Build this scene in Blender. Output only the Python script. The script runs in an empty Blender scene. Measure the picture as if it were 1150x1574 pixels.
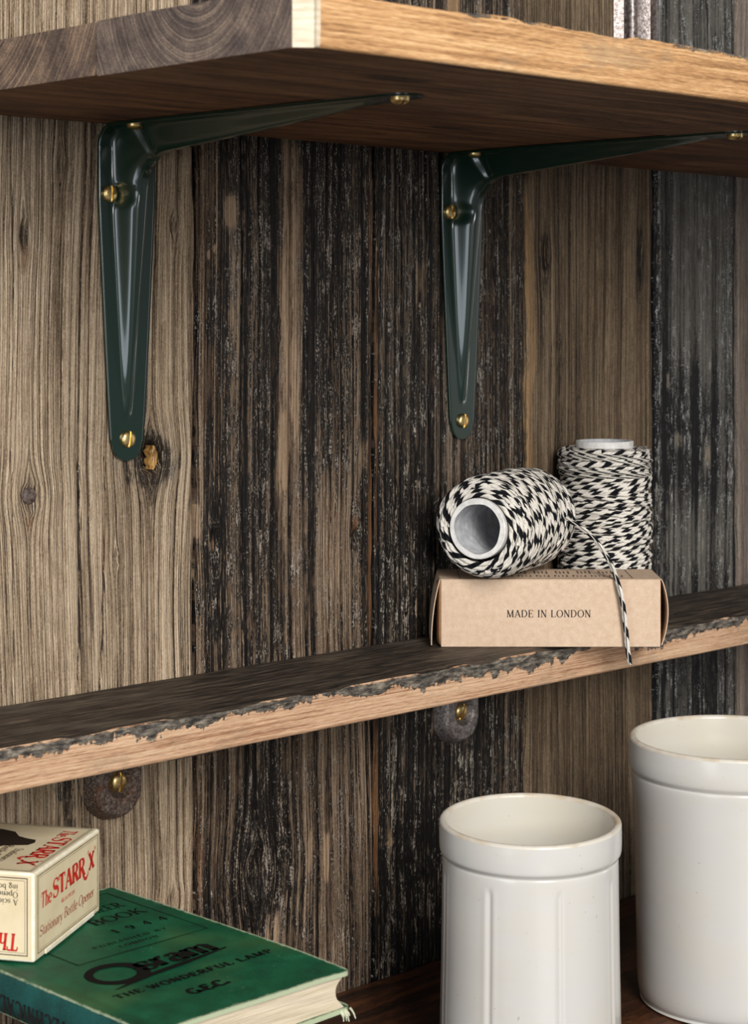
import bpy, bmesh, math, random
import numpy as np
from mathutils import Vector, Matrix

# ------------------------------------------------------------------ camera, world, lights, exposure
scene = bpy.context.scene
COL = scene.collection
YAW = math.radians(44.2)

cam_d = bpy.data.cameras.new('camera')
cam = bpy.data.objects.new('camera', cam_d)
COL.objects.link(cam)
cam.location = (0.0, -0.80, 0.38)
cam.rotation_euler = (math.pi / 2, 0, -YAW)
cam_d.sensor_fit = 'HORIZONTAL'
cam_d.sensor_width = 36.0
cam_d.lens = 3000.0 / 1150.0 * 36.0
cam_d.shift_y = -302.0 / 1150.0
cam_d.clip_start = 0.01
cam_d.dof.use_dof = True
cam_d.dof.focus_distance = 1.03
cam_d.dof.aperture_fstop = 32
scene.camera = cam

world = bpy.data.worlds.new('studio')
scene.world = world
world.use_nodes = True
world.node_tree.nodes['Background'].inputs[0].default_value = (0.95, 0.97, 1.0, 1)
world.node_tree.nodes['Background'].inputs[1].default_value = 0.22


def area(name, loc, target, size, power, color=(1, 1, 1), size_y=None):
    d = bpy.data.lights.new(name, 'AREA')
    d.shape = 'RECTANGLE'
    d.size = size
    d.size_y = size_y or size
    d.energy = power
    d.color = color
    o = bpy.data.objects.new(name, d)
    COL.objects.link(o)
    o.location = loc
    o.rotation_euler = (Vector(target) - Vector(loc)).to_track_quat('-Z', 'Y').to_euler()
    return o


area('key_softbox', (-0.30, -1.98, 1.20), (0.75, -0.05, 0.25), 0.65, 70, (1.0, 0.965, 0.925), 1.60)
area('window_light', (-1.50, -0.62, 0.22), (0.70, -0.08, 0.30), 0.85, 11, (0.84, 0.92, 1.0), 1.15)
area('right_reflector', (2.7, -1.25, 0.35), (0.80, -0.05, 0.28), 0.20, 3, (1.0, 0.97, 0.92), 1.0)

scene.view_settings.view_transform = 'Standard'
scene.view_settings.look = 'None'
scene.view_settings.gamma = 1.0
scene.view_settings.use_curve_mapping = False
scene.view_settings.exposure = 0.0
scene.cycles.use_denoising = True


# ------------------------------------------------------------------ helpers
def lin(r, g, b, k=1.0):
    def f(c):
        c = c / 255.0
        return (c / 12.92 if c <= 0.04045 else ((c + 0.055) / 1.055) ** 2.4) * k
    return (f(r), f(g), f(b), 1.0)


def hash2(ix, iy, seed):
    h = (ix.astype(np.int64) * 374761393 + iy.astype(np.int64) * 668265263 + seed * 974634777) & 0xFFFFFFFF
    h = ((h ^ (h >> 13)) * 1274126177) & 0xFFFFFFFF
    h = ((h ^ (h >> 16)) * 2246822519) & 0xFFFFFFFF
    return ((h ^ (h >> 15)) & 0xFFFFFF) / float(0xFFFFFF)


def vn(x, y, seed=0):
    """smooth value noise, 0..1"""
    x = np.asarray(x, float)
    y = np.asarray(y, float) + np.zeros_like(x)
    x = x + np.zeros_like(y)
    ix, iy = np.floor(x), np.floor(y)
    fx, fy = x - ix, y - iy
    fx = fx * fx * (3 - 2 * fx)
    fy = fy * fy * (3 - 2 * fy)
    a = hash2(ix, iy, seed); b = hash2(ix + 1, iy, seed)
    c = hash2(ix, iy + 1, seed); d = hash2(ix + 1, iy + 1, seed)
    return (a * (1 - fx) + b * fx) * (1 - fy) + (c * (1 - fx) + d * fx) * fy


def fbm(x, y, seed=0, oct=3):
    t, a, n = 0.0, 1.0, 0.0
    for k in range(oct):
        t = t + a * vn(x * 2 ** k, y * 2 ** k, seed + 17 * k)
        n += a
        a *= 0.5
    return t / n


def sst(a, b, v):
    t = np.clip((v - a) / (b - a), 0, 1)
    return t * t * (3 - 2 * t)


def mesh_obj(name, verts, faces, mats, parent=None, smooth=False, mat_idx=None, attrs=None):
    me = bpy.data.meshes.new(name)
    me.from_pydata([tuple(v) for v in verts], [], [tuple(f) for f in faces])
    if not isinstance(mats, (list, tuple)):
        mats = [mats]
    for m in mats:
        me.materials.append(m)
    if mat_idx is not None:
        me.polygons.foreach_set('material_index', np.asarray(mat_idx, dtype=np.int32))
    if smooth:
        me.polygons.foreach_set('use_smooth', np.ones(len(me.polygons), dtype=bool))
    for k, v in (attrs or {}).items():
        v = np.asarray(v, dtype=np.float32)
        if v.ndim == 1:
            me.attributes.new(k, 'FLOAT', 'POINT').data.foreach_set('value', v)
        else:
            if v.shape[1] == 3:
                v = np.concatenate([v, np.ones((len(v), 1), np.float32)], 1)
            me.attributes.new(k, 'FLOAT_COLOR', 'POINT').data.foreach_set('color', v.ravel())
    me.update()
    o = bpy.data.objects.new(name, me)
    COL.objects.link(o)
    if parent is not None:
        o.parent = parent
    return o


def fix_normals(o):
    bm = bmesh.new()
    bm.from_mesh(o.data)
    bmesh.ops.recalc_face_normals(bm, faces=bm.faces)
    bm.to_mesh(o.data)
    bm.free()
    return o


def tag(o, label=None, cat=None, group=None, kind=None):
    if label: o['label'] = label
    if cat: o['category'] = cat
    if group: o['group'] = group
    if kind: o['kind'] = kind
    return o


def empty(name, loc=(0, 0, 0), rot=(0, 0, 0)):
    o = bpy.data.objects.new(name, None)
    o.empty_display_size = 0.02
    COL.objects.link(o)
    o.location = loc
    o.rotation_euler = rot
    return o


def grid_faces(nu, nv, wrap_u=False, off=0):
    """vertex index = j*nu + i ; i along u, j along v"""
    f = []
    for j in range(nv - 1):
        for i in range(nu if wrap_u else nu - 1):
            a = off + j * nu + i
            b = off + j * nu + (i + 1) % nu
            f.append((a, b, b + nu, a + nu))
    return f


def lathe(profile, n=96, warp=None):
    """profile list of (r,z); returns verts, faces"""
    V = []
    for (r, z) in profile:
        for i in range(n):
            a = 2 * math.pi * i / n
            rr = r if warp is None else warp(r, z, a)
            V.append((rr * math.cos(a), rr * math.sin(a), z))
    return V, grid_faces(n, len(profile), True)


def tube(points, radius, n=8, tilt=None):
    """tube along points (Nx3 array): verts, faces, ang, length"""
    P = np.asarray(points, float)
    T = np.gradient(P, axis=0)
    T /= np.linalg.norm(T, axis=1)[:, None]
    up = np.array([0.0, 0.0, 1.0])
    if abs(T[0] @ up) > 0.9:
        up = np.array([1.0, 0, 0])
    N = np.zeros_like(P)
    n0 = np.cross(T[0], up); n0 /= np.linalg.norm(n0)
    N[0] = n0
    for i in range(1, len(P)):
        v = N[i - 1] - T[i] * (N[i - 1] @ T[i])
        N[i] = v / np.linalg.norm(v)
    B = np.cross(T, N)
    L = np.concatenate([[0], np.cumsum(np.linalg.norm(np.diff(P, axis=0), axis=1))])
    a = np.arange(n) / n * 2 * math.pi
    rad = np.asarray(radius, float) + np.zeros(len(P))
    V = P[:, None, :] + rad[:, None, None] * (N[:, None, :] * np.cos(a)[None, :, None] + B[:, None, :] * np.sin(a)[None, :, None])
    ang = np.tile(np.arange(n) / n, len(P))
    le = np.repeat(L, n)
    return V.reshape(-1, 3), grid_faces(n, len(P), True), ang, le


class MB:
    def __init__(self):
        self.v, self.f, self.m = [], [], []

    def add(self, V, F, mi=0, mat=None):
        o = len(self.v)
        for p in V:
            self.v.append(tuple((mat @ Vector(p)) if mat else p))
        for q in F:
            self.f.append(tuple(i + o for i in q))
            self.m.append(mi)

    def box(self, lo, hi, mi=0, mat=None):
        x0, y0, z0 = lo; x1, y1, z1 = hi
        V = [(x0, y0, z0), (x1, y0, z0), (x1, y1, z0), (x0, y1, z0), (x0, y0, z1), (x1, y0, z1), (x1, y1, z1), (x0, y1, z1)]
        self.add(V, [(0, 3, 2, 1), (4, 5, 6, 7), (0, 1, 5, 4), (1, 2, 6, 5), (2, 3, 7, 6), (3, 0, 4, 7)], mi, mat)

    def build(self, name, mats, parent=None, smooth=False, attrs=None):
        return mesh_obj(name, self.v, self.f, mats, parent, smooth, self.m, attrs)


def bevel_mod(o, w, seg=2):
    m = o.modifiers.new('bevel', 'BEVEL')
    m.width = w; m.segments = seg; m.limit_method = 'ANGLE'
    return o


# ------------------------------------------------------------------ node helper
class NT:
    def __init__(self, name):
        self.mat = bpy.data.materials.new(name)
        self.mat.use_nodes = True
        self.t = self.mat.node_tree
        self.bsdf = self.t.nodes['Principled BSDF']

    def n(self, typ, **kw):
        nd = self.t.nodes.new(typ)
        for k, v in kw.items():
            setattr(nd, k, v)
        return nd

    def set(self, sock, v):
        if hasattr(v, 'is_output'):
            self.t.links.new(v, sock)
        elif v is not None:
            sock.default_value = v

    def math(self, op, a, b=None, c=None, clamp=False):
        nd = self.n('ShaderNodeMath', operation=op, use_clamp=clamp)
        self.set(nd.inputs[0], a)
        if b is not None: self.set(nd.inputs[1], b)
        if c is not None: self.set(nd.inputs[2], c)
        return nd.outputs[0]

    def mix(self, fac, a, b, blend='MIX'):
        nd = self.n('ShaderNodeMix', data_type='RGBA', blend_type=blend)
        nd.clamp_factor = True
        self.set(nd.inputs[0], fac)
        self.set(nd.inputs[6], a)
        self.set(nd.inputs[7], b)
        return nd.outputs[2]

    def attr(self, name):
        return self.n('ShaderNodeAttribute', attribute_name=name)

    def combine(self, x, y, z=0.0):
        nd = self.n('ShaderNodeCombineXYZ')
        self.set(nd.inputs[0], x); self.set(nd.inputs[1], y); self.set(nd.inputs[2], z)
        return nd.outputs[0]

    def coord(self, kind='Object'):
        nd = self.n('ShaderNodeTexCoord')
        sp = self.n('ShaderNodeSeparateXYZ')
        self.t.links.new(nd.outputs[kind], sp.inputs[0])
        return sp.outputs[0], sp.outputs[1], sp.outputs[2], nd.outputs[kind]

    def noise(self, vec, scale=1.0, detail=2.0, rough=0.5, dist=0.0):
        nd = self.n('ShaderNodeTexNoise')
        self.set(nd.inputs['Vector'], vec)
        nd.inputs['Scale'].default_value = scale
        nd.inputs['Detail'].default_value = detail
        nd.inputs['Roughness'].default_value = rough
        nd.inputs['Distortion'].default_value = dist
        return nd.outputs[0]

    def step(self, v, a, b):
        nd = self.n('ShaderNodeMapRange', interpolation_type='SMOOTHSTEP')
        self.set(nd.inputs[0], v)
        self.set(nd.inputs[1], a); self.set(nd.inputs[2], b)
        return nd.outputs[0]

    def ramp(self, v, stops):
        nd = self.n('ShaderNodeValToRGB')
        el = nd.color_ramp.elements
        while len(el) < len(stops):
            el.new(0.5)
        for e, (p, c) in zip(el, stops):
            e.position = p
            e.color = c
        self.set(nd.inputs[0], v)
        return nd.outputs[0]

    def bump(self, h, dist=0.001, strength=1.0, nrm=None):
        nd = self.n('ShaderNodeBump')
        nd.inputs['Strength'].default_value = strength
        nd.inputs['Distance'].default_value = dist
        self.set(nd.inputs['Height'], h)
        if nrm is not None: self.set(nd.inputs['Normal'], nrm)
        return nd.outputs[0]

    def out(self, color=None, rough=None, normal=None, metal=None, spec=None, coat=None, coat_rough=None):
        b = self.bsdf.inputs
        self.set(b['Base Color'], color)
        self.set(b['Roughness'], rough)
        if normal is not None: self.set(b['Normal'], normal)
        self.set(b['Metallic'], metal)
        self.set(b['Specular IOR Level'], spec)
        self.set(b['Coat Weight'], coat)
        self.set(b['Coat Roughness'], coat_rough)
        return self.mat


def plank_mat(name, dark, mid, light, char, fleck, pale, seed, groove=1.0, fleck_amt=1.0, rust=lin(142, 100, 66)):
    """weathered board; colours follow the mesh attributes gu (grain coordinate), ring, mask(char,pale,rust)"""
    T = NT(name)
    gu = T.attr('gu').outputs['Fac']
    ring = T.attr('ring').outputs['Fac']
    mk = T.n('ShaderNodeSeparateColor')
    T.t.links.new(T.attr('mask').outputs['Color'], mk.inputs[0])
    ch, pl, ru = mk.outputs[0], mk.outputs[1], mk.outputs[2]
    X, Y, Z, _ = T.coord()

    def gn(fu, fz, detail=2.0, rough=0.55, k=0.0):
        return T.noise(T.combine(T.math('MULTIPLY', gu, fu), T.math('MULTIPLY', Z, fz), seed * 7.3 + k), 1.0, detail, rough)
    fine = gn(1300, 30, 3, 0.65)
    fibre = gn(640, 11, 3, 0.6, 3.1)
    dash = gn(1000, 120, 3, 0.65, 5.7)
    grit = gn(1500, 700, 2, 0.6, 6.6)
    blot = gn(28, 9, 4, 0.6, 9.2)
    patch = gn(150, 45, 4, 0.7, 12.9)
    scr = gn(620, 34, 3, 0.7, 17.0)
    w1 = gn(360, 2.4, 1.5, 0.5, 21.0)
    w2 = gn(760, 4.0, 1.5, 0.5, 23.0)

    def c5(v, k):
        return T.math('MULTIPLY', T.math('SUBTRACT', v, 0.5), k)

    def add(*a):
        r = a[0]
        for q in a[1:]:
            r = T.math('ADD', r, q)
        return r
    # thin dark grain lines at the level sets of two long noises
    l1 = T.math('SUBTRACT', 1.0, T.step(T.math('ABSOLUTE', c5(w1, 1.0)), 0.006, 0.040))
    l2 = T.math('SUBTRACT', 1.0, T.step(T.math('ABSOLUTE', c5(w2, 1.0)), 0.004, 0.045))
    line = T.math('ADD', T.math('MULTIPLY', l1, 0.9), T.math('MULTIPLY', l2, 0.55), clamp=True)
    line = T.math('MULTIPLY', line, T.step(add(dash, c5(blot, 0.6)), 0.30, 0.52))
    tone = add(c5(ring, 0.30 * groove), c5(fine, 0.7), c5(dash, 0.75), c5(blot, 0.65), c5(fibre, 0.35), c5(grit, 0.6), c5(patch, 0.35), 0.56)
    tone = T.math('SUBTRACT', tone, T.math('MULTIPLY', line, 0.42 * groove))
    col = T.ramp(tone, [(0.12, dark), (0.48, mid), (0.86, light)])
    # fine light fibres standing proud
    w3 = gn(430, 2.2, 1.5, 0.5, 31.0)
    l3 = T.math('SUBTRACT', 1.0, T.step(T.math('ABSOLUTE', c5(w3, 1.0)), 0.004, 0.020))
    l3 = T.math('MULTIPLY', l3, T.step(add(dash, c5(patch, 0.7)), 0.44, 0.60))
    # bare pale wood
    plm = T.step(add(pl, c5(scr, 0.9), c5(dash, 0.5)), 0.40, 0.62)
    pale_c = T.mix(tone, T.mix(0.55, pale, dark), pale)
    col = T.mix(T.math('MULTIPLY', plm, 0.9), col, pale_c)
    # black paint / tar, worn through, plus a few painted shade patches
    c0 = add(ch, c5(patch, 1.5), c5(scr, 1.0), c5(dash, 1.5), c5(grit, 0.6), c5(ring, -0.3), T.math('MULTIPLY', line, 0.3))
    cm = T.step(c0, 0.34, 0.66)
    col = T.mix(T.math('MULTIPLY', cm, 0.96), col, char)
    # whitish scuffs left on the high grain
    fl = add(c5(dash, 1.0), c5(patch, 0.8), c5(grit, 0.9), c5(ring, 0.2))
    fm = T.math('MULTIPLY', T.step(fl, 0.12, 0.36), fleck_amt)
    fm = T.math('MULTIPLY', fm, T.math('ADD', T.math('MULTIPLY', cm, 0.8), 0.2))
    col = T.mix(fm, col, fleck)
    col = T.mix(T.math('MULTIPLY', l3, 0.55), col, T.mix(0.5, light, pale))
    # rust / resin stains
    rm = T.math('MULTIPLY', T.step(add(ru, c5(fine, 0.7)), 0.3, 0.75), 0.75)
    col = T.mix(rm, col, rust)
    h = add(T.math('MULTIPLY', fine, 0.7), T.math('MULTIPLY', dash, 0.7), T.math('MULTIPLY', grit, 0.4), T.math('MULTIPLY', line, -0.9))
    nb = T.bump(h, 0.0008, 0.9)
    rough = T.math('SUBTRACT', 0.8, T.math('MULTIPLY', cm, 0.25))
    return T.out(col, rough, nb, spec=0.22)


# ------------------------------------------------------------------ wall of upright planks
WZ0, WZ1 = -0.06, 0.72


def plank(parent, x0, x1, mat, seed, char=0.1, char_amp=0.35, knots=(), char_shade=(), pales=(), rusts=(), cracks=(), wob=0.006,
          ringf=560, dx=0.0007, dz=0.003, dy=0.0, depth=0.0011, lines=()):
    g = 0.0006
    nx = max(8, int((x1 - x0 - 2 * g) / dx)); nz = int((WZ1 - WZ0) / dz)
    xs = np.linspace(x0 + g, x1 - g, nx); zs = np.linspace(WZ0, WZ1, nz)
    X, Z = np.meshgrid(xs, zs)
    gu = X + wob * (fbm(X * 9, Z * 3.2, seed + 1, 3) - 0.5) * 2 + 0.0012 * (vn(X * 40, Z * 14, seed + 2) - 0.5)
    km = np.zeros_like(X); kr = np.zeros_like(X); halo = np.zeros_like(X)
    for (kx, kz, R, asp, deep) in knots:
        ddx = X - kx; ddz = (Z - kz) / asp
        d = np.sqrt(ddx ** 2 + ddz ** 2) / R
        push = np.sign(ddx) * R * 0.95 * np.exp(-np.abs(ddx) / (2.2 * R)) * np.exp(-(ddz / (2.0 * R)) ** 2)
        gu = gu - push
        m = np.exp(-np.clip(d, 0, 9) ** 6)
        km = np.maximum(km, m)
        kr = np.where(m > 0.02, vn(d * 5.5 + vn(X * 300, Z * 300, seed) * 0.8, d * 0, seed + 5), kr)
        halo = np.maximum(halo, np.exp(-(d / 1.7) ** 2) * deep)
    n1 = vn(gu * ringf, Z * 2.6, seed + 3)
    n2 = vn(gu * ringf * 0.37, Z * 1.7, seed + 4)
    n3 = vn(gu * ringf * 2.3, Z * 9, seed + 6)
    ring = sst(0.22, 0.66, 0.52 * n1 + 0.26 * n2 + 0.22 * n3)
    ring = ring * (1 - km) + km * (0.25 + 0.5 * kr)
    y = depth * (1 - ring) + 0.0016 * fbm(X * 22, Z * 5, seed + 8, 3)
    chm = char + char_amp * (fbm(gu * 26, Z * 5.5, seed + 9, 3) - 0.5) * 2
    pale = np.zeros_like(X); rust = np.zeros_like(X)
    chm = chm + halo * 0.5
    for (bx, bz, rx, rz, amt) in char_shade:
        chm = chm + amt * np.exp(-((X - bx) / rx) ** 2 - ((Z - bz) / rz) ** 2)
    for (bx, bz, rx, rz, amt) in pales:
        q = amt * np.exp(-(np.abs((X - bx + 0.004 * (vn(X * 5, Z * 25, seed + 30) - 0.5)) / rx)) ** 4 - (np.abs((Z - bz) / rz)) ** 4)
        pale = np.maximum(pale, q)
        chm = chm - 0.8 * q
    for (bx, bz, rx, rz, amt) in rusts:
        rust = np.maximum(rust, amt * np.exp(-((X - bx) / rx) ** 2 - ((Z - bz) / rz) ** 2))
    for (ax, az, bx, bz, w, dep) in cracks:           # long splits along the grain
        t = np.clip((Z - az) / (bz - az), 0, 1)
        cx = ax + (bx - ax) * t + 0.0022 * (vn(Z * 22, Z * 0, seed + 40) - 0.5) + 0.0008 * (vn(Z * 120, Z * 0, seed + 41) - 0.5)
        inside = (Z > min(az, bz)) & (Z < max(az, bz))
        e = np.exp(-((X - cx) / w) ** 2) * inside
        y = y + dep * e
        ring = ring * (1 - e)
        chm = chm + 0.5 * e
    for (ax, az, bx, bz, w, sag, amt) in lines:       # tide marks and scratches across the grain
        t = np.clip((X - ax) / (bx - ax), 0, 1)
        cz = az + (bz - az) * t + sag * np.sin(t * math.pi) + 0.0015 * (vn(X * 150, X * 0, seed + 44) - 0.5)
        e = np.exp(-((Z - cz) / w) ** 2) * ((X > min(ax, bx)) & (X < max(ax, bx)))
        if amt > 0:
            chm = chm + amt * e
        else:
            pale = np.maximum(pale, -amt * e)
    for (kx, kz, R, asp, deep) in knots:
        d = np.sqrt((X - kx) ** 2 + ((Z - kz) / asp) ** 2) / R
        if deep >= 2:                                  # an open hole
            y = y + 0.012 * np.exp(-(d / 0.9) ** 10)
            chm = chm + 2.0 * np.exp(-(d / 1.0) ** 8)
        else:
            y = y + 0.0015 * np.exp(-(d / 1.1) ** 4) - 0.001 * np.exp(-((d - 1.25) / 0.3) ** 2)
    # worn arrises
    ex = np.minimum(X - x0, x1 - X) - 0.0012 * vn(Z * 60, Z * 0 + X * 0, seed + 50)
    y = y + 0.003 * np.exp(-np.clip(ex, 0, 1) / 0.0009)
    ring = ring * (1 - 0.75 * np.exp(-np.clip(ex, 0, 1) / 0.0012))
    y = y + dy
    V = np.stack([X, y, Z], -1).reshape(-1, 3)
    F = grid_faces(nx, nz)
    F = [(a, b, c, d) for (a, b, c, d) in F]
    # sides going back
    side = []
    for i in range(nx): side.append(i)
    for j in range(1, nz): side.append(j * nx + nx - 1)
    for i in range(nx - 2, -1, -1): side.append((nz - 1) * nx + i)
    for j in range(nz - 2, 0, -1): side.append(j * nx)
    off = len(V)
    bk = V[side].copy(); bk[:, 1] = 0.0195
    V = np.concatenate([V, bk])
    ns = len(side)
    for k in range(ns):
        F.append((side[(k + 1) % ns], side[k], off + k, off + (k + 1) % ns))
    A = lambda a: np.concatenate([a.ravel(), a.ravel()[side]])
    mask = np.stack([A(chm), A(pale), A(rust)], 1)
    return mesh_obj('plank', V, F, mat, parent, True, None, {'gu': A(gu), 'ring': A(ring), 'mask': mask})


T = NT('backing_dark')
M_BACK = T.out(lin(24, 20, 17), 0.9)
bk = MB(); bk.box((0.0, 0.0196, WZ0), (1.75, 0.03, WZ1))
wall = bk.build('wall_back', M_BACK)
tag(wall, 'wall clad with upright reclaimed weathered planks', kind='structure')

GREYTAN = dict(dark=lin(66, 54, 43), mid=lin(146, 126, 103), light=lin(196, 176, 150), char=lin(34, 28, 24), fleck=lin(200, 186, 164), pale=lin(196, 172, 140))
TARRED = dict(dark=lin(36, 28, 23), mid=lin(92, 75, 60), light=lin(158, 137, 114), char=lin(15, 13, 12), fleck=lin(172, 160, 146), pale=lin(178, 150, 122))
BLACKED = dict(dark=lin(34, 27, 23), mid=lin(82, 68, 55), light=lin(152, 134, 114), char=lin(11, 10, 10), fleck=lin(168, 160, 148), pale=lin(170, 138, 104))
BROWN = dict(dark=lin(56, 45, 35), mid=lin(106, 89, 70), light=lin(146, 127, 103), char=lin(36, 28, 22), fleck=lin(168, 150, 124), pale=lin(172, 138, 100))
SLATE = dict(dark=lin(46, 45, 43), mid=lin(92, 89, 83), light=lin(128, 125, 118), char=lin(9, 10, 13), fleck=lin(186, 186, 182), pale=lin(176, 162, 140))
TAUPE = dict(dark=lin(74, 65, 58), mid=lin(120, 108, 98), light=lin(150, 138, 126), char=lin(40, 36, 34), fleck=lin(180, 170, 160), pale=lin(180, 160, 140))

mA = plank_mat('plank_greytan', seed=1, fleck_amt=0.5, **GREYTAN)
mB = plank_mat('plank_tarred', seed=2, fleck_amt=0.8, **TARRED)
mC = plank_mat('plank_blacked', seed=3, fleck_amt=0.9, **BLACKED)
mD = plank_mat('plank_brown', seed=4, fleck_amt=0.5, groove=0.8, **BROWN)
mE = plank_mat('plank_slate', seed=5, fleck_amt=1.0, groove=0.7, **SLATE)
mF = plank_mat('plank_taupe', seed=6, fleck_amt=0.5, groove=0.6, **TAUPE)

# left of the frame
plank(wall, 0.02, 0.20, mD, 70, char=0.1, dx=0.0015, dz=0.006)
plank(wall, 0.20, 0.36, mB, 71, char=0.3, dx=0.0015, dz=0.006)
plank(wall, 0.36, 0.514, mD, 72, char=0.12, dx=0.0015, dz=0.006)
# the six boards in view
plank(wall, 0.514, 0.6487, mA, 11, char=0.06, char_amp=0.22, wob=0.007,
      knots=[(0.6191, 0.3066, 0.0074, 1.12, 2.2), (0.5441, 0.2917, 0.0058, 1.05, 0.8), (0.5407, 0.4190, 0.0026, 3.0, 0.7),
             (0.6327, 0.4273, 0.0022, 2.6, 0.8), (0.5620, 0.4560, 0.0022, 2.0, 0.4), (0.6327, 0.0756, 0.0034, 1.1, 0.7), (0.5963, 0.2563, 0.0020, 1.6, 0.3)],
      char_shade=[(0.541, 0.400, 0.006, 0.03, 0.28), (0.6191, 0.3066, 0.015, 0.016, 0.3), (0.590, 0.225, 0.006, 0.04, 0.16), (0.5775, 0.172, 0.02, 0.012, 0.5), (0.5665, 0.143, 0.013, 0.028, 0.5)],  # last two entries paint shade beside the iron lug, under the shelf
      pales=[(0.628, 0.345, 0.012, 0.03, 0.45), (0.555, 0.345, 0.010, 0.02, 0.42), (0.6, 0.235, 0.010, 0.03, 0.4), (0.535, 0.23, 0.009, 0.04, 0.4)],
      rusts=[(0.541, 0.409, 0.006, 0.012, 0.5), (0.5441, 0.279, 0.006, 0.007, 0.5), (0.590, 0.27, 0.0015, 0.03, 0.55), (0.634, 0.412, 0.004, 0.012, 0.3), (0.6191, 0.297, 0.012, 0.012, 0.4)],
      cracks=[(0.5745, 0.305, 0.5735, 0.175, 0.0007, 0.0022), (0.5905, 0.31, 0.5865, 0.17, 0.0006, 0.0016), (0.533, 0.70, 0.5345, 0.17, 0.0004, 0.0008)],
      lines=[(0.594, 0.278, 0.6485, 0.2815, 0.0014, 0.005, 0.3), (0.62, 0.394, 0.648, 0.393, 0.0012, 0.002, 0.25), (0.52, 0.401, 0.572, 0.409, 0.0012, 0.0, 0.18)])
plank(wall, 0.6487, 0.7800, mB, 12, char=0.63, char_amp=0.42, wob=0.005, depth=0.0014,
      knots=[(0.6897, 0.0795, 0.0085, 1.35, 0.9), (0.6611, 0.261, 0.0030, 2.6, 1.2), (0.7641, 0.2565, 0.0026, 2.0, 1.0), (0.707, 0.372, 0.0022, 1.6, 0.6)],
      char_shade=[(0.672, 0.33, 0.018, 0.12, 0.22), (0.696, 0.34, 0.008, 0.16, 0.32), (0.733, 0.40, 0.012, 0.14, 0.28), (0.660, 0.255, 0.010, 0.05, 0.5), (0.70, 0.09, 0.02, 0.05, 0.45), (0.655, 0.46, 0.012, 0.05, -0.5), (0.652, 0.37, 0.004, 0.1, -0.5),
             (0.651, 0.20, 0.005, 0.1, -0.45), (0.66, 0.13, 0.018, 0.06, -0.35)],
      pales=[(0.7142, 0.465, 0.0065, 0.020, 0.55), (0.7140, 0.405, 0.0080, 0.055, 0.60), (0.6505, 0.272, 0.0016, 0.010, 1.0), (0.6565, 0.4125, 0.0012, 0.003, 1.0), (0.6605, 0.4155, 0.001, 0.0025, 1.0), (0.7160, 0.345, 0.006, 0.04, 0.62), (0.7105, 0.305, 0.006, 0.03, 0.7), (0.7499, 0.25, 0.010, 0.04, 0.5), (0.6714, 0.4356, 0.0042, 0.009, 1.0),
             (0.7292, 0.0825, 0.002, 0.014, 0.8), (0.7425, 0.0763, 0.0032, 0.018, 0.8), (0.772, 0.30, 0.004, 0.012, 0.55), (0.702, 0.045, 0.006, 0.012, 0.7), (0.662, 0.32, 0.005, 0.05, 0.4)],
      rusts=[(0.7775, 0.24, 0.0035, 0.09, 0.75), (0.7641, 0.262, 0.003, 0.006, 0.8), (0.7765, 0.42, 0.004, 0.10, 0.5), (0.651, 0.09, 0.003, 0.06, 0.5), (0.66, 0.045, 0.01, 0.02, 0.45), (0.661, 0.258, 0.0014, 0.004, 0.9), (0.772, 0.05, 0.006, 0.05, 0.35)],
      cracks=[(0.6915, 0.49, 0.6925, 0.16, 0.0005, 0.0016), (0.7290, 0.44, 0.7275, 0.16, 0.0006, 0.0018), (0.745, 0.40, 0.744, 0.17, 0.0006, 0.0018), (0.6790, 0.48, 0.681, 0.17, 0.0005, 0.0014)],
      lines=[(0.752, 0.2785, 0.768, 0.2770, 0.0007, 0.0, -0.6)])
plank(wall, 0.7800, 0.9106, mC, 13, char=0.66, char_amp=0.34, wob=0.004, depth=0.0012,
      knots=[(0.8660, 0.4280, 0.0028, 2.2, 0.5)],
      char_shade=[(0.805, 0.245, 0.02, 0.06, 0.2), (0.81, 0.02, 0.045, 0.06, 0.9), (0.85, 0.14, 0.03, 0.08, 0.25), (0.80, 0.40, 0.018, 0.08, -0.12), (0.88, 0.40, 0.02, 0.09, -0.12)],  # strong low entry: black char with shade near the worktop painted in
      pales=[(0.790, 0.071, 0.0012, 0.016, 0.9), (0.7895, 0.0768, 0.008, 0.0016, 0.8), (0.7945, 0.044, 0.0026, 0.009, 0.75), (0.8140, 0.40, 0.004, 0.012, 0.5), (0.8456, 0.580, 0.006, 0.03, 1.0), (0.905, 0.135, 0.003, 0.02, 0.45)],
      rusts=[(0.782, 0.10, 0.002, 0.08, 0.7), (0.782, 0.33, 0.0018, 0.12, 0.6)],
      cracks=[(0.8215, 0.48, 0.8233, 0.336, 0.0007, 0.0022), (0.8233, 0.336, 0.8299, 0.236, 0.0008, 0.0024), (0.8299, 0.236, 0.833, 0.10, 0.0006, 0.0018), (0.80, 0.47, 0.802, 0.19, 0.0005, 0.0016), (0.811, 0.46, 0.813, 0.17, 0.0005, 0.0016)],
      lines=[(0.7815, 0.0402, 0.829, 0.048, 0.0006, 0.0, -0.75), (0.862, 0.345, 0.878, 0.368, 0.0005, 0.0, -0.6)])
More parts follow.
